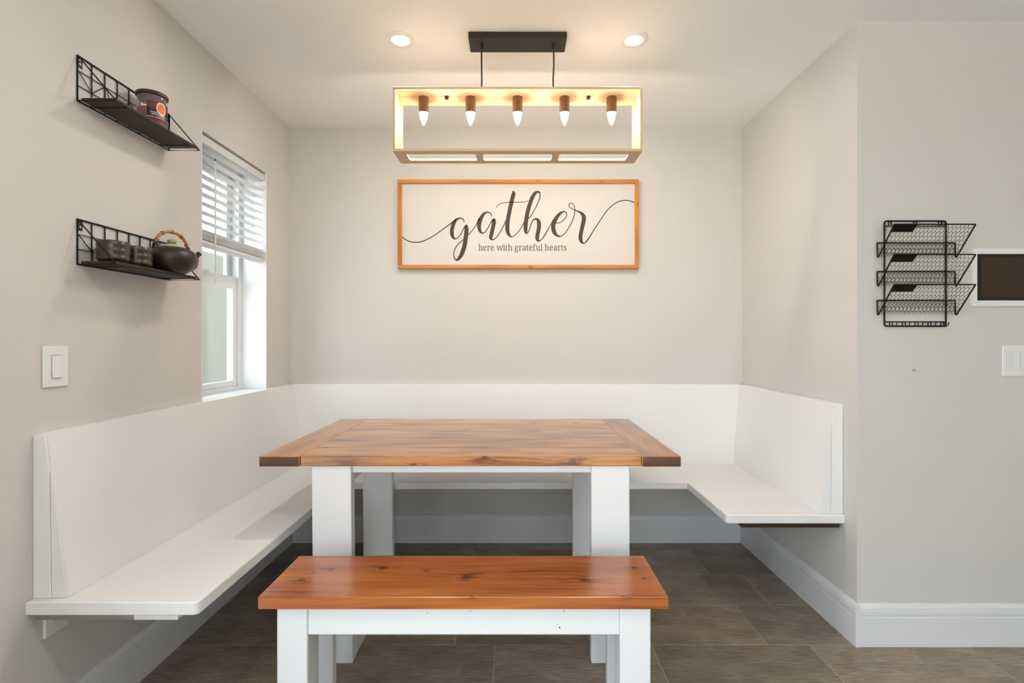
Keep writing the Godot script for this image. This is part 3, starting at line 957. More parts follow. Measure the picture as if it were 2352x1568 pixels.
# ------------------------------------------------------------------ sign
func wall_sign() -> void:
	var x0 := -0.692
	var x1 := 0.715
	var y0 := 1.609
	var y1 := 2.128
	var s := thing("wall_sign", "wide white sign with brown script lettering in a honey wood frame", "sign", Vector3(0, 0, 0))
	var tex := wood(1.42, 0.12, 700.0, 91, [[0.83, 0.012, 0.004], [0.78, 0.075, 0.005], [0.30, 0.045, 0.003], [1.2, 0.015, 0.004]], [0.03, 0.06, 0.09], Color(0.56, 0.31, 0.085), Color(0.79, 0.50, 0.16), Color(0.86, 0.59, 0.23), 0.7)
	var m := wood_mat(tex, 0.45)
	var f := 0.0205
	var uvs := Vector2(1.0 / 1.42, 1.0 / 0.12)
	var st := mk()
	cbox(st, Vector3(x0, y1 - f, 0.001), Vector3(x1, y1, 0.034), 0.0015, 0, Vector2(0.70, y1), uvs)
	part("frame_bar", st, m, s)
	st = mk()
	cbox(st, Vector3(x0 + 0.001, y0, 0.001), Vector3(x1 - 0.001, y0 + f, 0.034), 0.0015, 0, Vector2(0.70, y0 + 0.085), uvs)
	part("frame_bar", st, m, s)
	for e in [[x0 + 0.0005, 0.03], [x1 - f - 0.0005, 0.06]]:
		st = mk()
		cbox(st, Vector3(e[0], y0 + f + 0.0003, 0.001), Vector3(e[0] + f, y1 - f - 0.0003, 0.034), 0.0015, 1, Vector2(-1.2, -e[0] + e[1]), uvs)
		part("frame_bar", st, m, s)
	var white := mat(Color(0.835, 0.812, 0.790), 0.6)
	part("board", box(Vector3(x0 + f, y0 + f, 0.004), Vector3(x1 - f, y1 - f, 0.016)), white, s)
	var ink := mat(Color(0.245, 0.190, 0.150), 0.6)
	# pen strokes in the drawing's own units: [offset x, offset y, units per mm-grid step], then x, y, width
	var runs := [
		[910.0, 405.0, 7.293, [[84, 998, 15], [150, 1050, 16], [230, 1085, 17], [320, 1097, 18], [420, 1083, 18], [520, 1043, 18], [640, 975, 17], [760, 890, 17], [860, 818, 18], [935, 762, 22], [985, 725, 28]]],
		[1020.0, 430.0, 8.714, [[393, 688, 15], [391, 655, 20], [365, 621, 24], [310, 608, 30], [250, 632, 48], [205, 686, 64], [170, 765, 74], [151, 850, 77], [153, 925, 75], [172, 985, 60], [204, 1018, 36], [242, 1016, 22], [282, 990, 19], [322, 935, 18], [362, 862, 18], [402, 790, 22], [428, 758, 30]]],
		[1020.0, 430.0, 8.714, [[447, 748, 30], [445, 790, 70], [443, 850, 84], [434, 960, 87], [424, 1040, 88], [410, 1130, 88], [388, 1220, 86], [355, 1310, 82], [318, 1380, 70], [275, 1432, 54], [238, 1446, 34], [207, 1418, 21], [190, 1365, 18], [189, 1310, 18], [206, 1240, 18], [246, 1170, 19], [300, 1108, 19], [350, 1064, 19], [395, 1024, 19]]],
		[1020.0, 430.0, 8.714, [[470, 950, 20], [540, 878, 17], [600, 804, 17], [640, 742, 18], [672, 680, 26], [700, 620, 34]]],
		[1020.0, 430.0, 8.714, [[942, 570, 15], [942, 535, 21], [915, 502, 23], [855, 488, 29], [800, 514, 50], [752, 578, 70], [716, 662, 80], [698, 750, 82], [702, 820, 71], [722, 875, 52], [756, 904, 31], [792, 904, 21], [832, 868, 19], [872, 808, 19], [912, 738, 19], [952, 668, 22], [975, 638, 30]]],
		[1020.0, 430.0, 8.714, [[1002, 634, 44], [999, 680, 80], [985, 750, 80], [968, 830, 78], [947, 920, 76], [933, 985, 74], [940, 1018, 58], [962, 1038, 30], [1000, 1030, 21], [1050, 985, 19], [1110, 905, 19], [1170, 800, 19], [1215, 708, 19], [1236, 660, 20]]],
		[1130.0, 430.0, 11.2, [[548, 100, 52], [557, 145, 96], [540, 212, 104], [515, 310, 103], [490, 420, 104], [465, 530, 104], [443, 640, 104], [420, 760, 104], [402, 880, 104], [393, 980, 106], [396, 1080, 104], [412, 1160, 92], [442, 1218, 70], [480, 1252, 44], [520, 1257, 27], [570, 1238, 23], [630, 1190, 22], [700, 1102, 22], [760, 1012, 22], [810, 920, 22], [840, 860, 24]]],
		[1130.0, 430.0, 11.2, [[118, 490, 17], [150, 448, 18], [210, 410, 18], [300, 385, 18], [420, 374, 18], [560, 371, 18], [700, 370, 17], [820, 365, 16], [890, 352, 16], [928, 330, 17]]],
		[1130.0, 430.0, 11.2, [[930, 800, 24], [1000, 725, 22], [1080, 592, 22], [1150, 462, 24], [1205, 332, 24], [1238, 222, 26], [1240, 155, 30], [1215, 112, 44], [1165, 106, 58], [1112, 138, 80], [1062, 205, 94], [1020, 292, 99], [985, 390, 101], [950, 500, 103], [925, 600, 104], [903, 700, 105], [885, 800, 106], [872, 900, 106], [865, 1000, 106], [865, 1080, 98], [872, 1135, 76], [890, 1166, 46], [915, 1158, 32], [940, 1124, 26], [965, 1066, 24], [988, 995, 24], [1012, 920, 25], [1046, 850, 28], [1092, 808, 38], [1142, 802, 54], [1186, 836, 82], [1210, 894, 100], [1215, 960, 104], [1205, 1050, 103], [1190, 1130, 102], [1173, 1210, 102], [1166, 1290, 100], [1174, 1336, 84], [1198, 1368, 50], [1236, 1358, 28], [1280, 1325, 25], [1340, 1250, 24], [1400, 1150, 24], [1456, 1058, 24]]],
		[1230.0, 450.0, 13.07, [[270, 1170, 24], [350, 1040, 24], [430, 900, 24], [490, 792, 28], [530, 715, 34]]],
		[1230.0, 450.0, 13.07, [[600, 803, 24], [680, 795, 24], [770, 765, 24], [850, 710, 25], [910, 637, 26], [942, 560, 28], [935, 502, 30], [898, 460, 32], [845, 455, 42], [780, 484, 68], [710, 542, 94], [642, 626, 110], [587, 722, 120], [547, 830, 126], [535, 920, 130], [546, 1010, 126], [577, 1088, 110], [622, 1148, 86], [682, 1188, 60], [742, 1192, 40], [810, 1172, 29], [880, 1115, 27], [950, 1025, 26], [1020, 915, 26], [1090, 780, 26], [1145, 650, 26], [1175, 540, 26], [1186, 440, 27], [1186, 370, 25], [1170, 290, 24], [1135, 226, 24], [1080, 201, 25], [1030, 216, 25], [1008, 260, 25], [1026, 306, 25], [1082, 356, 25], [1180, 405, 27], [1260, 433, 36], [1338, 470, 60], [1400, 518, 90], [1444, 570, 110], [1462, 630, 121], [1455, 720, 124], [1431, 830, 121], [1401, 960, 119], [1376, 1080, 117], [1360, 1180, 118], [1360, 1270, 116], [1376, 1338, 98], [1408, 1386, 66], [1450, 1402, 42], [1490, 1394, 31], [1540, 1350, 28], [1610, 1250, 26], [1690, 1132, 24]]],
		[1340.0, 405.0, 7.296, [[50, 1085, 19], [110, 1005, 17], [180, 890, 16], [260, 770, 16], [340, 650, 16], [420, 545, 16], [500, 470, 16], [580, 420, 16], [650, 398, 16], [720, 392, 16], [790, 402, 16], [866, 430, 16]]]]
	st = mk()
	for r in runs:
		var pts := []
		for q in r[3]:
			var ux: float = r[0] + q[0] / r[2]
			var uy: float = r[1] + q[1] / r[2]
			# drawing grid: 553 steps over the sign's width, 204 over its height
			pts.append(Vector3(x0 + (ux - 914.0) / 553.0 * (x1 - x0), y1 - (uy - 412.5) / 203.5 * (y1 - y0), q[2] / r[2] / 553.0 * (x1 - x0)))
		stroke(st, pts, 0.0164)
	part("script_lettering", st, ink, s)
	var tm := TextMesh.new()
	tm.text = "here with grateful hearts"
	var sf := SystemFont.new()
	sf.font_names = PackedStringArray(["Droid Serif"])
	tm.font = sf
	tm.font_size = 32
	tm.pixel_size = 0.001
	tm.depth = 0.0002
	tm.curve_step = 0.5
	var o := put("small_lettering", tm, ink, s)
	var ab := tm.get_aabb()
	var tx0 := x0 + (1098.5 - 914.0) / 553.0 * (x1 - x0)
	var tx1 := x0 + (1301.5 - 914.0) / 553.0 * (x1 - x0)
	var k := (tx1 - tx0) / ab.size.x
	var bot := y1 - (579.3 - 412.5) / 203.5 * (y1 - y0)
	var top := y1 - (559.0 - 412.5) / 203.5 * (y1 - y0)
	var ky := (top - bot) / ab.size.y
	o.scale = Vector3(k, ky, 1)
	o.position = Vector3(tx0 - ab.position.x * k, bot - ab.position.y * ky, 0.0163)

# ------------------------------------------------------------------ shelves and what stands on them
func wire_shelf(at: Vector3, label: String) -> Node3D:
	# origin: lower corner of the back grid towards the room; x away from the wall, z along it (towards the back wall is -z)
	var s := thing("wire_shelf", label, "shelf", at, "wire wall shelves")
	var L := 0.411
	var H := 0.136
	var D := 0.116
	var st := mk()
	tube(st, [Vector3(0, 0, 0), Vector3(0, H, 0), Vector3(0, H, -L), Vector3(0, 0, -L)], 0.0029, 8, true)
	part("back_frame", st, M.black_wire, s)
	st = mk()
	for k in range(1, 8):
		tube(st, [Vector3(0.0008, 0, -L * k / 8.0), Vector3(0.0008, H, -L * k / 8.0)], 0.0021, 6)
	part("grid_uprights", st, M.black_wire, s)
	st = mk()
	for k in [1, 2]:
		tube(st, [Vector3(0.0012, H * k / 3.0, 0), Vector3(0.0012, H * k / 3.0, -L)], 0.0014, 6)
	part("grid_rails", st, M.black_wire, s)
	st = mk()
	var zz := []
	for k in 9:
		zz.append(Vector3(0.002, [H * 2.0 / 3.0, H / 3.0, H * 2.0 / 3.0, 0.002][k % 4], -L * k / 8.0))
	for k in 8:
		tube(st, [zz[k], zz[k + 1]], 0.0014, 6)
	part("grid_diagonals", st, M.black_wire, s)
	# floor of the shelf
	st = mk()
	tube(st, [Vector3(0, 0, 0), Vector3(D, 0, 0), Vector3(D, 0, -L), Vector3(0, 0, -L)], 0.0020, 8, true)
	for z in [0.052, 0.359]:
		tube(st, [Vector3(0.004, -0.0005, -z), Vector3(D, -0.0005, -z)], 0.0015, 6)
		for xk in [0.035, 0.080]:
			tube(st, [Vector3(xk, -0.0005, -z), Vector3(xk, -0.0005, -z - 0.006)], 0.0015, 5)
	part("base_frame", st, M.black_wire, s)
	var bt := wood(0.45, 0.16, 900.0, 55, [], [], Color(0.085, 0.055, 0.038), Color(0.150, 0.105, 0.078), Color(0.205, 0.150, 0.115), 0.9)
	st = mk()
	cbox(st, Vector3(0.006, 0.0016, -L + 0.014), Vector3(D - 0.003, 0.0105, -0.006), 0.001, 2, Vector2(0.42, 0.01), Vector2(1 / 0.45, 1 / 0.16))
	part("board", st, wood_mat(bt, 0.6), s)
	for z in [-0.001, -L + 0.001]:
		st = mk()
		tube(st, [Vector3(0, H, z), Vector3(D, 0, z)], 0.0021, 6)
		part("brace", st, M.black_wire, s)
	for z in [-0.011, -L + 0.011]:
		st = mk()
		extrude(st, PackedVector2Array([Vector2(-0.009, H - 0.032), Vector2(0.009, H - 0.032), Vector2(0.009, H), Vector2(-0.009, H)]), Vector3(-0.0022, 0, z), Vector3.BACK, Vector3.UP, Vector3.RIGHT, 0.0, 0.0012)
		var h := part("hanger", st, M.black_wire, s)
		st = mk()
		lathe(st, [Vector2(0.0045, 0), Vector2(0.0035, 0.0022), Vector2(0, 0.003)], 10)
		var q := part("screw", st, M.screw, h, Vector3(-0.001, H - 0.009, z))
		q.rotation.z = -PI / 2
		st = mk()
		lathe(st, [Vector2(0.0035, 0), Vector2(0.0035, 0.0004), Vector2(0, 0.0004)], 10)
		q = part("keyhole", st, M.wall, h, Vector3(-0.001, H - 0.021, z))
		q.rotation.z = -PI / 2
	return s

func shelves() -> void:
	var X := XL + 0.0031
	var ya := 1.917
	var yb := 1.422
	wire_shelf(Vector3(X, ya, 1.478), "black wire wall shelf holding a red candle jar")
	wire_shelf(Vector3(X, yb, 1.478), "black wire wall shelf holding two cups and a teapot")
	# candle jar
	var c := thing("candle_jar", "glass candle jar with red wax, dark lid and dark label on the wire shelf", "candle jar", Vector3(X + 0.062, ya + 0.0106, 1.247))
	var gl := mat(Color(0.96, 0.97, 0.96, 0.10), 0.02)
	gl.transparency = BaseMaterial3D.TRANSPARENCY_ALPHA
	var st := mk()
	lathe(st, [Vector2(0, 0.0), Vector2(0.038, 0.0), Vector2(0.042, 0.002), Vector2(0.0445, 0.008), Vector2(0.0445, 0.088), Vector2(0.0435, 0.096), Vector2(0.0435, 0.103)], 40)
	part("glass", st, gl, c)
	st = mk()
	lathe(st, [Vector2(0, 0.004), Vector2(0.039, 0.004), Vector2(0.0425, 0.009), Vector2(0.0425, 0.060), Vector2(0.0425, 0.060), Vector2(0.0415, 0.0605), Vector2(0, 0.0595)], 36)
	part("wax", st, mat(Color(0.46, 0.10, 0.07), 0.45), c)
	st = mk()
	lathe(st, [Vector2(0, 0.0925), Vector2(0.0405, 0.0925), Vector2(0.0405, 0.103), Vector2(0.0405, 0.103), Vector2(0.0472, 0.1032), Vector2(0.0478, 0.105), Vector2(0.0478, 0.114), Vector2(0.046, 0.116), Vector2(0, 0.117)], 40)
	part("lid", st, mat(Color(0.25, 0.095, 0.060), 0.5), c)
	# label wrapped round the side that faces the room
	var lab := mk()
	var a0 := -0.95
	var a1 := 1.30
	for k in 20:
		var u0 := a0 + (a1 - a0) * k / 20.0
		var u1 := a0 + (a1 - a0) * (k + 1) / 20.0
		var P := func(u: float, y: float) -> Vector3: return Vector3(cos(u) * 0.0448, y, sin(u) * 0.0448)
		var N := func(u: float) -> Vector3: return Vector3(cos(u), 0, sin(u))
		var w0 := 1.0 - float(k) / 20.0
		var w1 := 1.0 - float(k + 1) / 20.0
		stri(lab, [P.call(u0, 0.012), P.call(u1, 0.012), P.call(u1, 0.080)], [N.call(u0), N.call(u1), N.call(u1)], [Vector2(w0, 1), Vector2(w1, 1), Vector2(w1, 0)])
		stri(lab, [P.call(u0, 0.012), P.call(u1, 0.080), P.call(u0, 0.080)], [N.call(u0), N.call(u1), N.call(u0)], [Vector2(w0, 1), Vector2(w1, 0), Vector2(w0, 0)])
	var lm := mat(Color.WHITE, 0.5)
	lm.albedo_texture = jar_label()
	part("label_sticker", lab, lm, c)
	# cups
	var cup_m := mat(Color(0.215, 0.168, 0.138), 0.28)
	cup_m.clearcoat_enabled = true
	cup_m.clearcoat = 0.4
	var inner := mat(Color(0.24, 0.10, 0.07), 0.4)
	var cup_labels := ["dark brown ribbed clay cup at the open end of the shelf", "dark brown ribbed clay cup standing between the other cup and the teapot"]
	for k in 2:
		var z: float = [1.418, 1.318][k]
		var cup := thing("clay_cup", cup_labels[k], "cup", Vector3(X + 0.062, yb + 0.0106, z), "dark clay cups")
		st = mk()
		var pr := [Vector2(0, 0.0), Vector2(0.028, 0.0), Vector2(0.036, 0.004)]
		for q in 25:
			var y := 0.010 + 0.054 * q / 24.0
			pr.append(Vector2(0.0425 + 0.0007 * sin((y - 0.010) / 0.054 * TAU * 2.6) + 0.0012 * q / 24.0, y))
		pr.append(Vector2(0.0425, 0.068))
		pr.append(Vector2(0.0405, 0.0685))
		lathe(st, pr, 40)
		part("body", st, cup_m, cup)
		st = mk()
		lathe(st, [Vector2(0.0406, 0.0685), Vector2(0.0398, 0.060), Vector2(0.038, 0.012), Vector2(0, 0.008)], 32)
		part("inside", st, inner, cup)
	teapot(Vector3(X + 0.087, yb + 0.0106, 1.182))

func jar_label() -> ImageTexture:
	var w := 256
	var h := 128
	var img := Image.create_empty(w, h, false, Image.FORMAT_RGB8)
	var rg := RandomNumberGenerator.new()
	rg.seed = 4
	for y in h:
		for x in w:
			var u := float(x) / w
			var v := float(y) / h
			var col := Color(0.075, 0.055, 0.055)
			if v < 0.46 - 0.30 * absf(u - 0.45):
				col = Color(0.42, 0.13, 0.11)
			var d := Vector2((u - 0.44) * 2.0, v - 0.30).length()
			if d < 0.34: col = Color(0.90, 0.78, 0.70)
			if d < 0.25:
				col = Color(0.80, 0.25, 0.14) if (int(u * 60.0) + int(v * 30.0)) % 3 else Color(0.93, 0.62, 0.42)
			if v > 0.80: col = Color(0.36, 0.07, 0.06)
			if v > 0.775 and v < 0.80: col = Color(0.85, 0.80, 0.77)
			img.set_pixel(x, y, col)
	# rows of small pale print, too small to read
	for row in [[0.53, 0.10, 0.56, 9], [0.62, 0.14, 0.64, 9], [0.71, 0.30, 0.58, 5]]:
		var x := int(row[1] * w)
		while x < int(row[2] * w):
			var cw := rg.randi_range(3, 6)
			img.fill_rect(Rect2i(x, int(row[0] * h) + rg.randi_range(0, 2), cw - 1, row[3] - rg.randi_range(0, 3)), Color(0.80, 0.77, 0.76))
			x += cw + 1
	return ImageTexture.create_from_image(img)

func teapot(at: Vector3) -> void:
	var t := thing("teapot", "dark brown clay teapot with bamboo handle and pale green lid", "teapot", at)
	t.rotation.y = deg_to_rad(-18.0)
	var clay := mat(Color(0.165, 0.125, 0.100), 0.42)
	var st := mk()
	lathe(st, [Vector2(0, 0), Vector2(0.040, 0), Vector2(0.046, 0.002), Vector2(0.060, 0.012), Vector2(0.072, 0.026), Vector2(0.079, 0.042), Vector2(0.0805, 0.055), Vector2(0.077, 0.068), Vector2(0.068, 0.080), Vector2(0.052, 0.089), Vector2(0.040, 0.0925), Vector2(0.034, 0.093)], 48)
	part("body", st, clay, t)
	var cel := mat(Color(0.56, 0.56, 0.42), 0.3)
	st = mk()
	lathe(st, [Vector2(0.041, 0.0915), Vector2(0.042, 0.094), Vector2(0.036, 0.0985), Vector2(0.020, 0.102), Vector2(0.009, 0.1035), Vector2(0.009, 0.1035), Vector2(0.0085, 0.107)], 32)
	var lid := part("lid", st, mat(Color(0.70, 0.69, 0.58), 0.35), t)
	st = mk()
	lathe(st, [Vector2(0.0085, 0.105), Vector2(0.0135, 0.108), Vector2(0.0155, 0.113), Vector2(0.0140, 0.118), Vector2(0.009, 0.121), Vector2(0, 0.122)], 24)
	part("knob", st, cel, lid)
	# spout towards the window
	st = mk()
	tube(st, catmull([Vector3(0, 0.026, -0.066), Vector3(0, 0.036, -0.086), Vector3(0, 0.054, -0.0960), Vector3(0, 0.074, -0.0990), Vector3(0, 0.088, -0.110)], 4), 0.012, 14, false, catmull_r([0.013, 0.0110, 0.0085, 0.0078, 0.0095], 4))
	part("spout", st, clay, t)
	for sg in [-1.0, 1.0]:
		st = mk()
		var lug := []
		for k in 11:
			var a := PI * k / 10.0
			lug.append(Vector3(0.011 * cos(a), 0.080 + 0.022 * sin(a), sg * 0.060))
		tube(st, lug, 0.0048, 10)
		part("lug", st, clay, t)
	# bamboo handle with nodes
	st = mk()
	var hp := []
	var hr := []
	for k in 41:
		var a := PI * (-0.02 + 1.04 * k / 40.0)
		hp.append(Vector3(0, 0.098 + 0.050 * sin(a), 0.059 * cos(a)))
		hr.append(0.0052 + (0.0016 if k % 8 == 4 else 0.0))
	tube(st, hp, 0.0055, 12, false, hr)
	var bt := mat(Color(0.68, 0.46, 0.22), 0.45)
	var hd := part("handle", st, bt, t)
	for k in [4, 12, 20, 28, 36]:
		st = mk()
		var d: Vector3 = (hp[k + 1] - hp[k - 1]).normalized()
		tube(st, [hp[k] - d * 0.0022, hp[k] + d * 0.0022], 0.0071, 12)
		part("bamboo_node", st, mat(Color(0.50, 0.27, 0.10), 0.5), hd)
	for sg in [-1.0, 1.0]:
		st = mk()
		var ring := []
		for k in 12:
			ring.append(Vector3(0.006 * cos(TAU * k / 12), 0.097 + 0.006 * sin(TAU * k / 12), sg * 0.059))
		tube(st, ring, 0.0014, 6, true)
		part("binding_ring", st, mat(Color(0.62, 0.42, 0.20), 0.4), hd)

func catmull_r(r: Array, per: int) -> Array:
	var v := []
	for x in r: v.append(Vector3(x, 0, 0))
	var out := []
	for p in catmull(v, per): out.append(p.x)
	return out

# ------------------------------------------------------------------ file rack
func round_path(pts: Array, r: float) -> Array:
	var out := []
	var n := pts.size()
	for i in n:
		var p: Vector3 = pts[i]
		var a: Vector3 = (pts[(i + n - 1) % n] - p).normalized()
		var b: Vector3 = (pts[(i + 1) % n] - p).normalized()
		for k in 5:
			var t := k / 4.0
			out.append((p + a * r) * (1 - t) * (1 - t) + p * 2.0 * t * (1 - t) + (p + b * r) * t * t)
	return out

func mail_rack() -> void:
	var rk := thing("file_rack", "black wire wall file rack with three chicken-wire trays", "file rack", Vector3(1.5565, 1.2465, ZF))
	var W := 0.1200
	var H := 0.432
	var H1 := 0.410
	var z0 := 0.006
	var st := mk()
	tube(st, round_path([Vector3(-W, 0, z0), Vector3(W, 0, z0), Vector3(W, H1, z0), Vector3(-W, H1, z0)], 0.010), 0.0032, 8, true)
	part("frame", st, M.black_wire, rk)
	H = H1
	st = mk()
	tube(st, [Vector3(-W, H - 0.020, z0), Vector3(W, H - 0.020, z0)], 0.0020, 6)
	part("cross_bar", st, M.black_wire, rk)
	st = mk()
	tube(st, [Vector3(-W, 0.0165, z0), Vector3(W, 0.0165, z0)], 0.0024, 6)
	part("cross_bar", st, M.black_wire, rk)
	for k in 3:
		var x: float = [-0.098, 0.0, 0.098][k]
		st = mk()
		tube(st, [Vector3(x - 0.006, H, z0), Vector3(x - 0.006, H - 0.020, z0)], 0.0018, 6)
		tube(st, [Vector3(x + 0.006, H, z0), Vector3(x + 0.006, H - 0.020, z0)], 0.0018, 6)
		part("hanger", st, M.black_wire, rk)
		st = mk()
		lathe(st, [Vector2(0.0052, 0), Vector2(0.0048, 0.002), Vector2(0.0025, 0.0035), Vector2(0, 0.004)], 12)
		var s := part("screw", st, M.screw, rk, Vector3(x + 0.001, H - 0.008, 0.003))
		s.rotation.x = PI / 2
	# hooks along the bottom
	for k in 5:
		var x := -0.090 + 0.050 * k
		st = mk()
		tube(st, [Vector3(x - 0.010, 0, z0), Vector3(x - 0.010, 0.0165, z0)], 0.0018, 6)
		tube(st, [Vector3(x, 0.0165, z0), Vector3(x, -0.001, z0 + 0.004), Vector3(x, -0.003, z0 + 0.012), Vector3(x, 0.004, z0 + 0.022), Vector3(x, 0.012, z0 + 0.026)], 0.0018, 6)
		lathe(st, [Vector2(0, -0.003), Vector2(0.0028, 0), Vector2(0, 0.003)], 8, Vector3(x, 0.0125, z0 + 0.0262))
		part("hook", st, M.black_wire, rk)
	for k in 3:
		var yb: float = [0.269, 0.157, 0.045][k]
		tray(rk, yb)

func tray(rk: Node3D, yb: float) -> void:
	var hw := 0.1515
	var zb := 0.0125
	var lip := 0.055
	var A := Vector3(-hw, yb, zb + 0.006)              # bottom edge of the leaning panel
	var up := Vector3(0, 0.107, 0.082)                 # it leans out into the room
	var n := Node3D.new()
	n.name = "tray"
	rk.add_child(n, true)
	var st := mk()
	var f0 := Vector3(-hw, yb, zb)
	# outline: lip standing against the wall frame, fold at the bottom, leaning panel
	tube(st, round_path([f0 + Vector3(0, 0.002, 0), f0 + Vector3(0, lip, -0.002), f0 + Vector3(2 * hw, lip, -0.002), f0 + Vector3(2 * hw, 0.002, 0), Vector3(hw, yb - 0.002, zb + 0.004), A + Vector3(2 * hw, 0, 0) + up * 0.02, A + Vector3(2 * hw, 0, 0) + up, A + up, A + up * 0.02, Vector3(-hw, yb - 0.002, zb + 0.004)], 0.0026), 0.0027, 8, true)
	part("tray_wire", st, M.black_wire, n)
	var pl := mk()
	var o := A + up
	var dn := -up.normalized()
	var q := Vector3(0, 0, 0.001)
	hexa(pl, [o + Vector3(0.003, 0, 0) + q, o + Vector3(0.085, 0, 0) + q, o + Vector3(0.080, 0, 0) + dn * 0.030 + q, o + Vector3(0.001, 0, 0) + dn * 0.030 + q,
		o + Vector3(0.003, 0, 0) + q + Vector3(0, -0.0015, 0.002), o + Vector3(0.085, 0, 0) + q + Vector3(0, -0.0015, 0.002), o + Vector3(0.080, 0, 0) + dn * 0.030 + q + Vector3(0, -0.0015, 0.002), o + Vector3(0.001, 0, 0) + dn * 0.030 + q + Vector3(0, -0.0015, 0.002)])
	part("name_plate", pl, M.black_wire, n)
	var mesh := mk()
	hexmesh(mesh, A, Vector3.RIGHT, up.normalized(), 2 * hw, up.length())
	hexmesh(mesh, f0, Vector3.RIGHT, Vector3.UP, 2 * hw, lip)
	var ms := part("chicken_wire", mesh, M.black_wire, n)
	ms.set_meta("kind", "stuff")

func hexmesh(st: SurfaceTool, o: Vector3, eu: Vector3, ev: Vector3, w: float, h: float) -> void:
	var cw := 0.0152
	var side := 0.0105       # upright edge
	var rise := 0.0072       # height of a slanted edge
	var pitch := side + rise
	var rows := int(h / pitch) + 2
	var cols := int(w / cw) + 2
	for r in range(-1, rows):
		var sh := 0.0 if posmod(r, 2) == 0 else cw / 2
		for c in range(-1, cols):
			var x := c * cw + sh
			var y := r * pitch
			for e in [[x, y, x, y + side], [x, y + side, x + cw / 2, y + pitch], [x, y + side, x - cw / 2, y + pitch]]:
				var a := Vector2(e[0], e[1])
				var b := Vector2(e[2], e[3])
				if minf(a.x, b.x) < 0 or maxf(a.x, b.x) > w: continue
				if b.y <= 0 or a.y >= h: continue
				if a.y < 0: a = a.lerp(b, -a.y / (b.y - a.y))
				if b.y > h: b = a.lerp(b, (h - a.y) / (b.y - a.y))
				if a.distance_to(b) < 0.0008: continue
				tube(st, [o + eu * a.x + ev * a.y, o + eu * b.x + ev * b.y], 0.00075, 4)

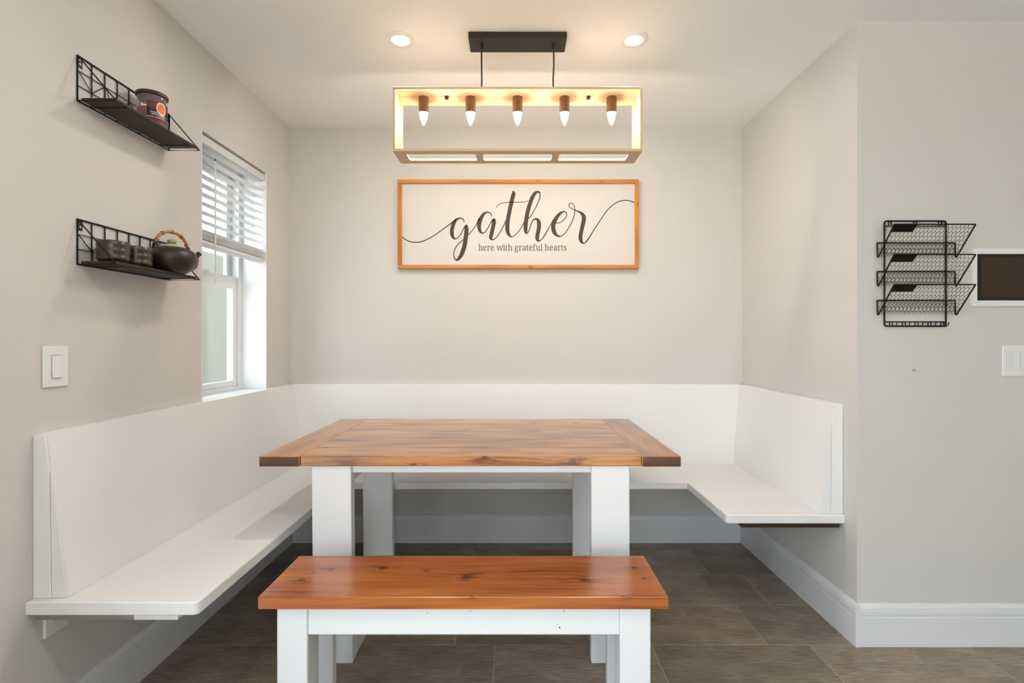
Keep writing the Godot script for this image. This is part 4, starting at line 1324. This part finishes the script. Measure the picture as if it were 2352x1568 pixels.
# ------------------------------------------------------------------ plates on the walls
func wall_plates() -> void:
	# light switch on the long wall
	var sw := thing("light_switch", "white rocker light switch on the wall below the wire shelves", "switch", Vector3(XL, 1.1165, 1.552))
	var st := mk()
	cbox(st, Vector3(0.0, -0.0585, -0.040), Vector3(0.0065, 0.0585, 0.040), 0.002)
	part("plate", st, M.plastic, sw)
	var fr := mk()
	cbox(fr, Vector3(0.0066, -0.0335, -0.0170), Vector3(0.0072, 0.0335, 0.0170), 0.0003)
	part("rocker_seat", fr, M.plastic_grey, sw)
	st = mk()
	hexa(st, [Vector3(0.0072, -0.0318, -0.0153), Vector3(0.0072, -0.0318, 0.0153), Vector3(0.0115, -0.0318, 0.0148), Vector3(0.0115, -0.0318, -0.0148), Vector3(0.0072, 0.0318, -0.0153), Vector3(0.0072, 0.0318, 0.0153), Vector3(0.0082, 0.0318, 0.0148), Vector3(0.0082, 0.0318, -0.0148)])
	part("rocker", st, M.plastic, sw)
	# socket under the bench
	var so := thing("wall_outlet", "white wall outlet below the end of the long bench side", "outlet", Vector3(XL, 0.412, 1.552))
	part("plate", box(Vector3(0, -0.058, -0.037), Vector3(0.0085, 0.058, 0.037), 0.0015), M.plastic, so)
	for y in [-0.020, 0.020]:
		var f := part("socket_face", box(Vector3(0.0086, y - 0.014, -0.017), Vector3(0.0096, y + 0.014, 0.017), 0.0004), M.plastic, so)
		for z in [-0.006, 0.006]:
			part("slot", box(Vector3(0.0097, y - 0.004, z - 0.0008), Vector3(0.0099, y + 0.004, z + 0.0008)), M.nick, f)
	# tablet in a white wall frame
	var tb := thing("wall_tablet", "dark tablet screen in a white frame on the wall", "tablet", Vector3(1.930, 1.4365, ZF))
	st = mk()
	for e in [[-0.154, -0.135, -0.1125, 0.1125], [0.135, 0.154, -0.1125, 0.1125], [-0.135, 0.135, 0.0905, 0.1125], [-0.135, 0.135, -0.1125, -0.0905]]:
		cbox(st, Vector3(e[0], e[2], 0.0), Vector3(e[1], e[3], 0.011), 0.0006)
	part("frame", st, M.plastic, tb)
	st = mk()
	extrude(st, rrect(0.270, 0.182, 0.008), Vector3.ZERO, Vector3.RIGHT, Vector3.UP, Vector3.BACK, 0.0005, 0.0095)
	var gm := mat(Color(0.045, 0.030, 0.018), 0.12)
	part("bezel", st, gm, tb)
	part("screen", box(Vector3(-0.117, -0.0765, 0.0095), Vector3(0.117, 0.0765, 0.0098)), mat(Color(0.200, 0.130, 0.045), 0.16), tb)  # brown of the mirrored room is put into the screen colour
	# keypad
	var kp := thing("wall_keypad", "white wall keypad plate with small buttons below the tablet", "keypad", Vector3(1.985, 1.1115, ZF))
	part("plate", box(Vector3(-0.087, -0.0605, 0), Vector3(0.087, 0.0605, 0.007), 0.002), M.plastic, kp)
	for gk in 3:
		var x := -0.056 + 0.0525 * gk
		part("key_bed", box(Vector3(x - 0.0166, -0.0345, 0.0071), Vector3(x + 0.0166, 0.0345, 0.0077), 0.0003), M.plastic_grey, kp)
		for r in 5:
			var b := part("key", box(Vector3(x - 0.0162, 0.0345 - 0.0138 * (r + 1) + 0.0003, 0.0077), Vector3(x + 0.0162, 0.0345 - 0.0138 * r - 0.0003, 0.0095), 0.0004), M.plastic, kp)
			part("key_mark", box(Vector3(x - 0.006, 0.0345 - 0.0138 * (r + 0.5) - 0.0005, 0.0095), Vector3(x + [0.0, 0.005, 0.003, 0.004, 0.001][r], 0.0345 - 0.0138 * (r + 0.5) + 0.0005, 0.0097)), M.plastic_grey, b)
	# bare nail
	var nl := mk()
	lathe(nl, [Vector2(0.0012, 0.0), Vector2(0.0012, 0.008), Vector2(0.0012, 0.008), Vector2(0.0036, 0.0082), Vector2(0.0034, 0.010), Vector2(0, 0.0105)], 12)
	var o := part("wall_screw", nl, M.screw, self, Vector3(1.551, 1.0755, ZF))
	o.rotation.x = PI / 2
	tag(o, "small bare metal screw in the wall below the wire file rack", "screw")
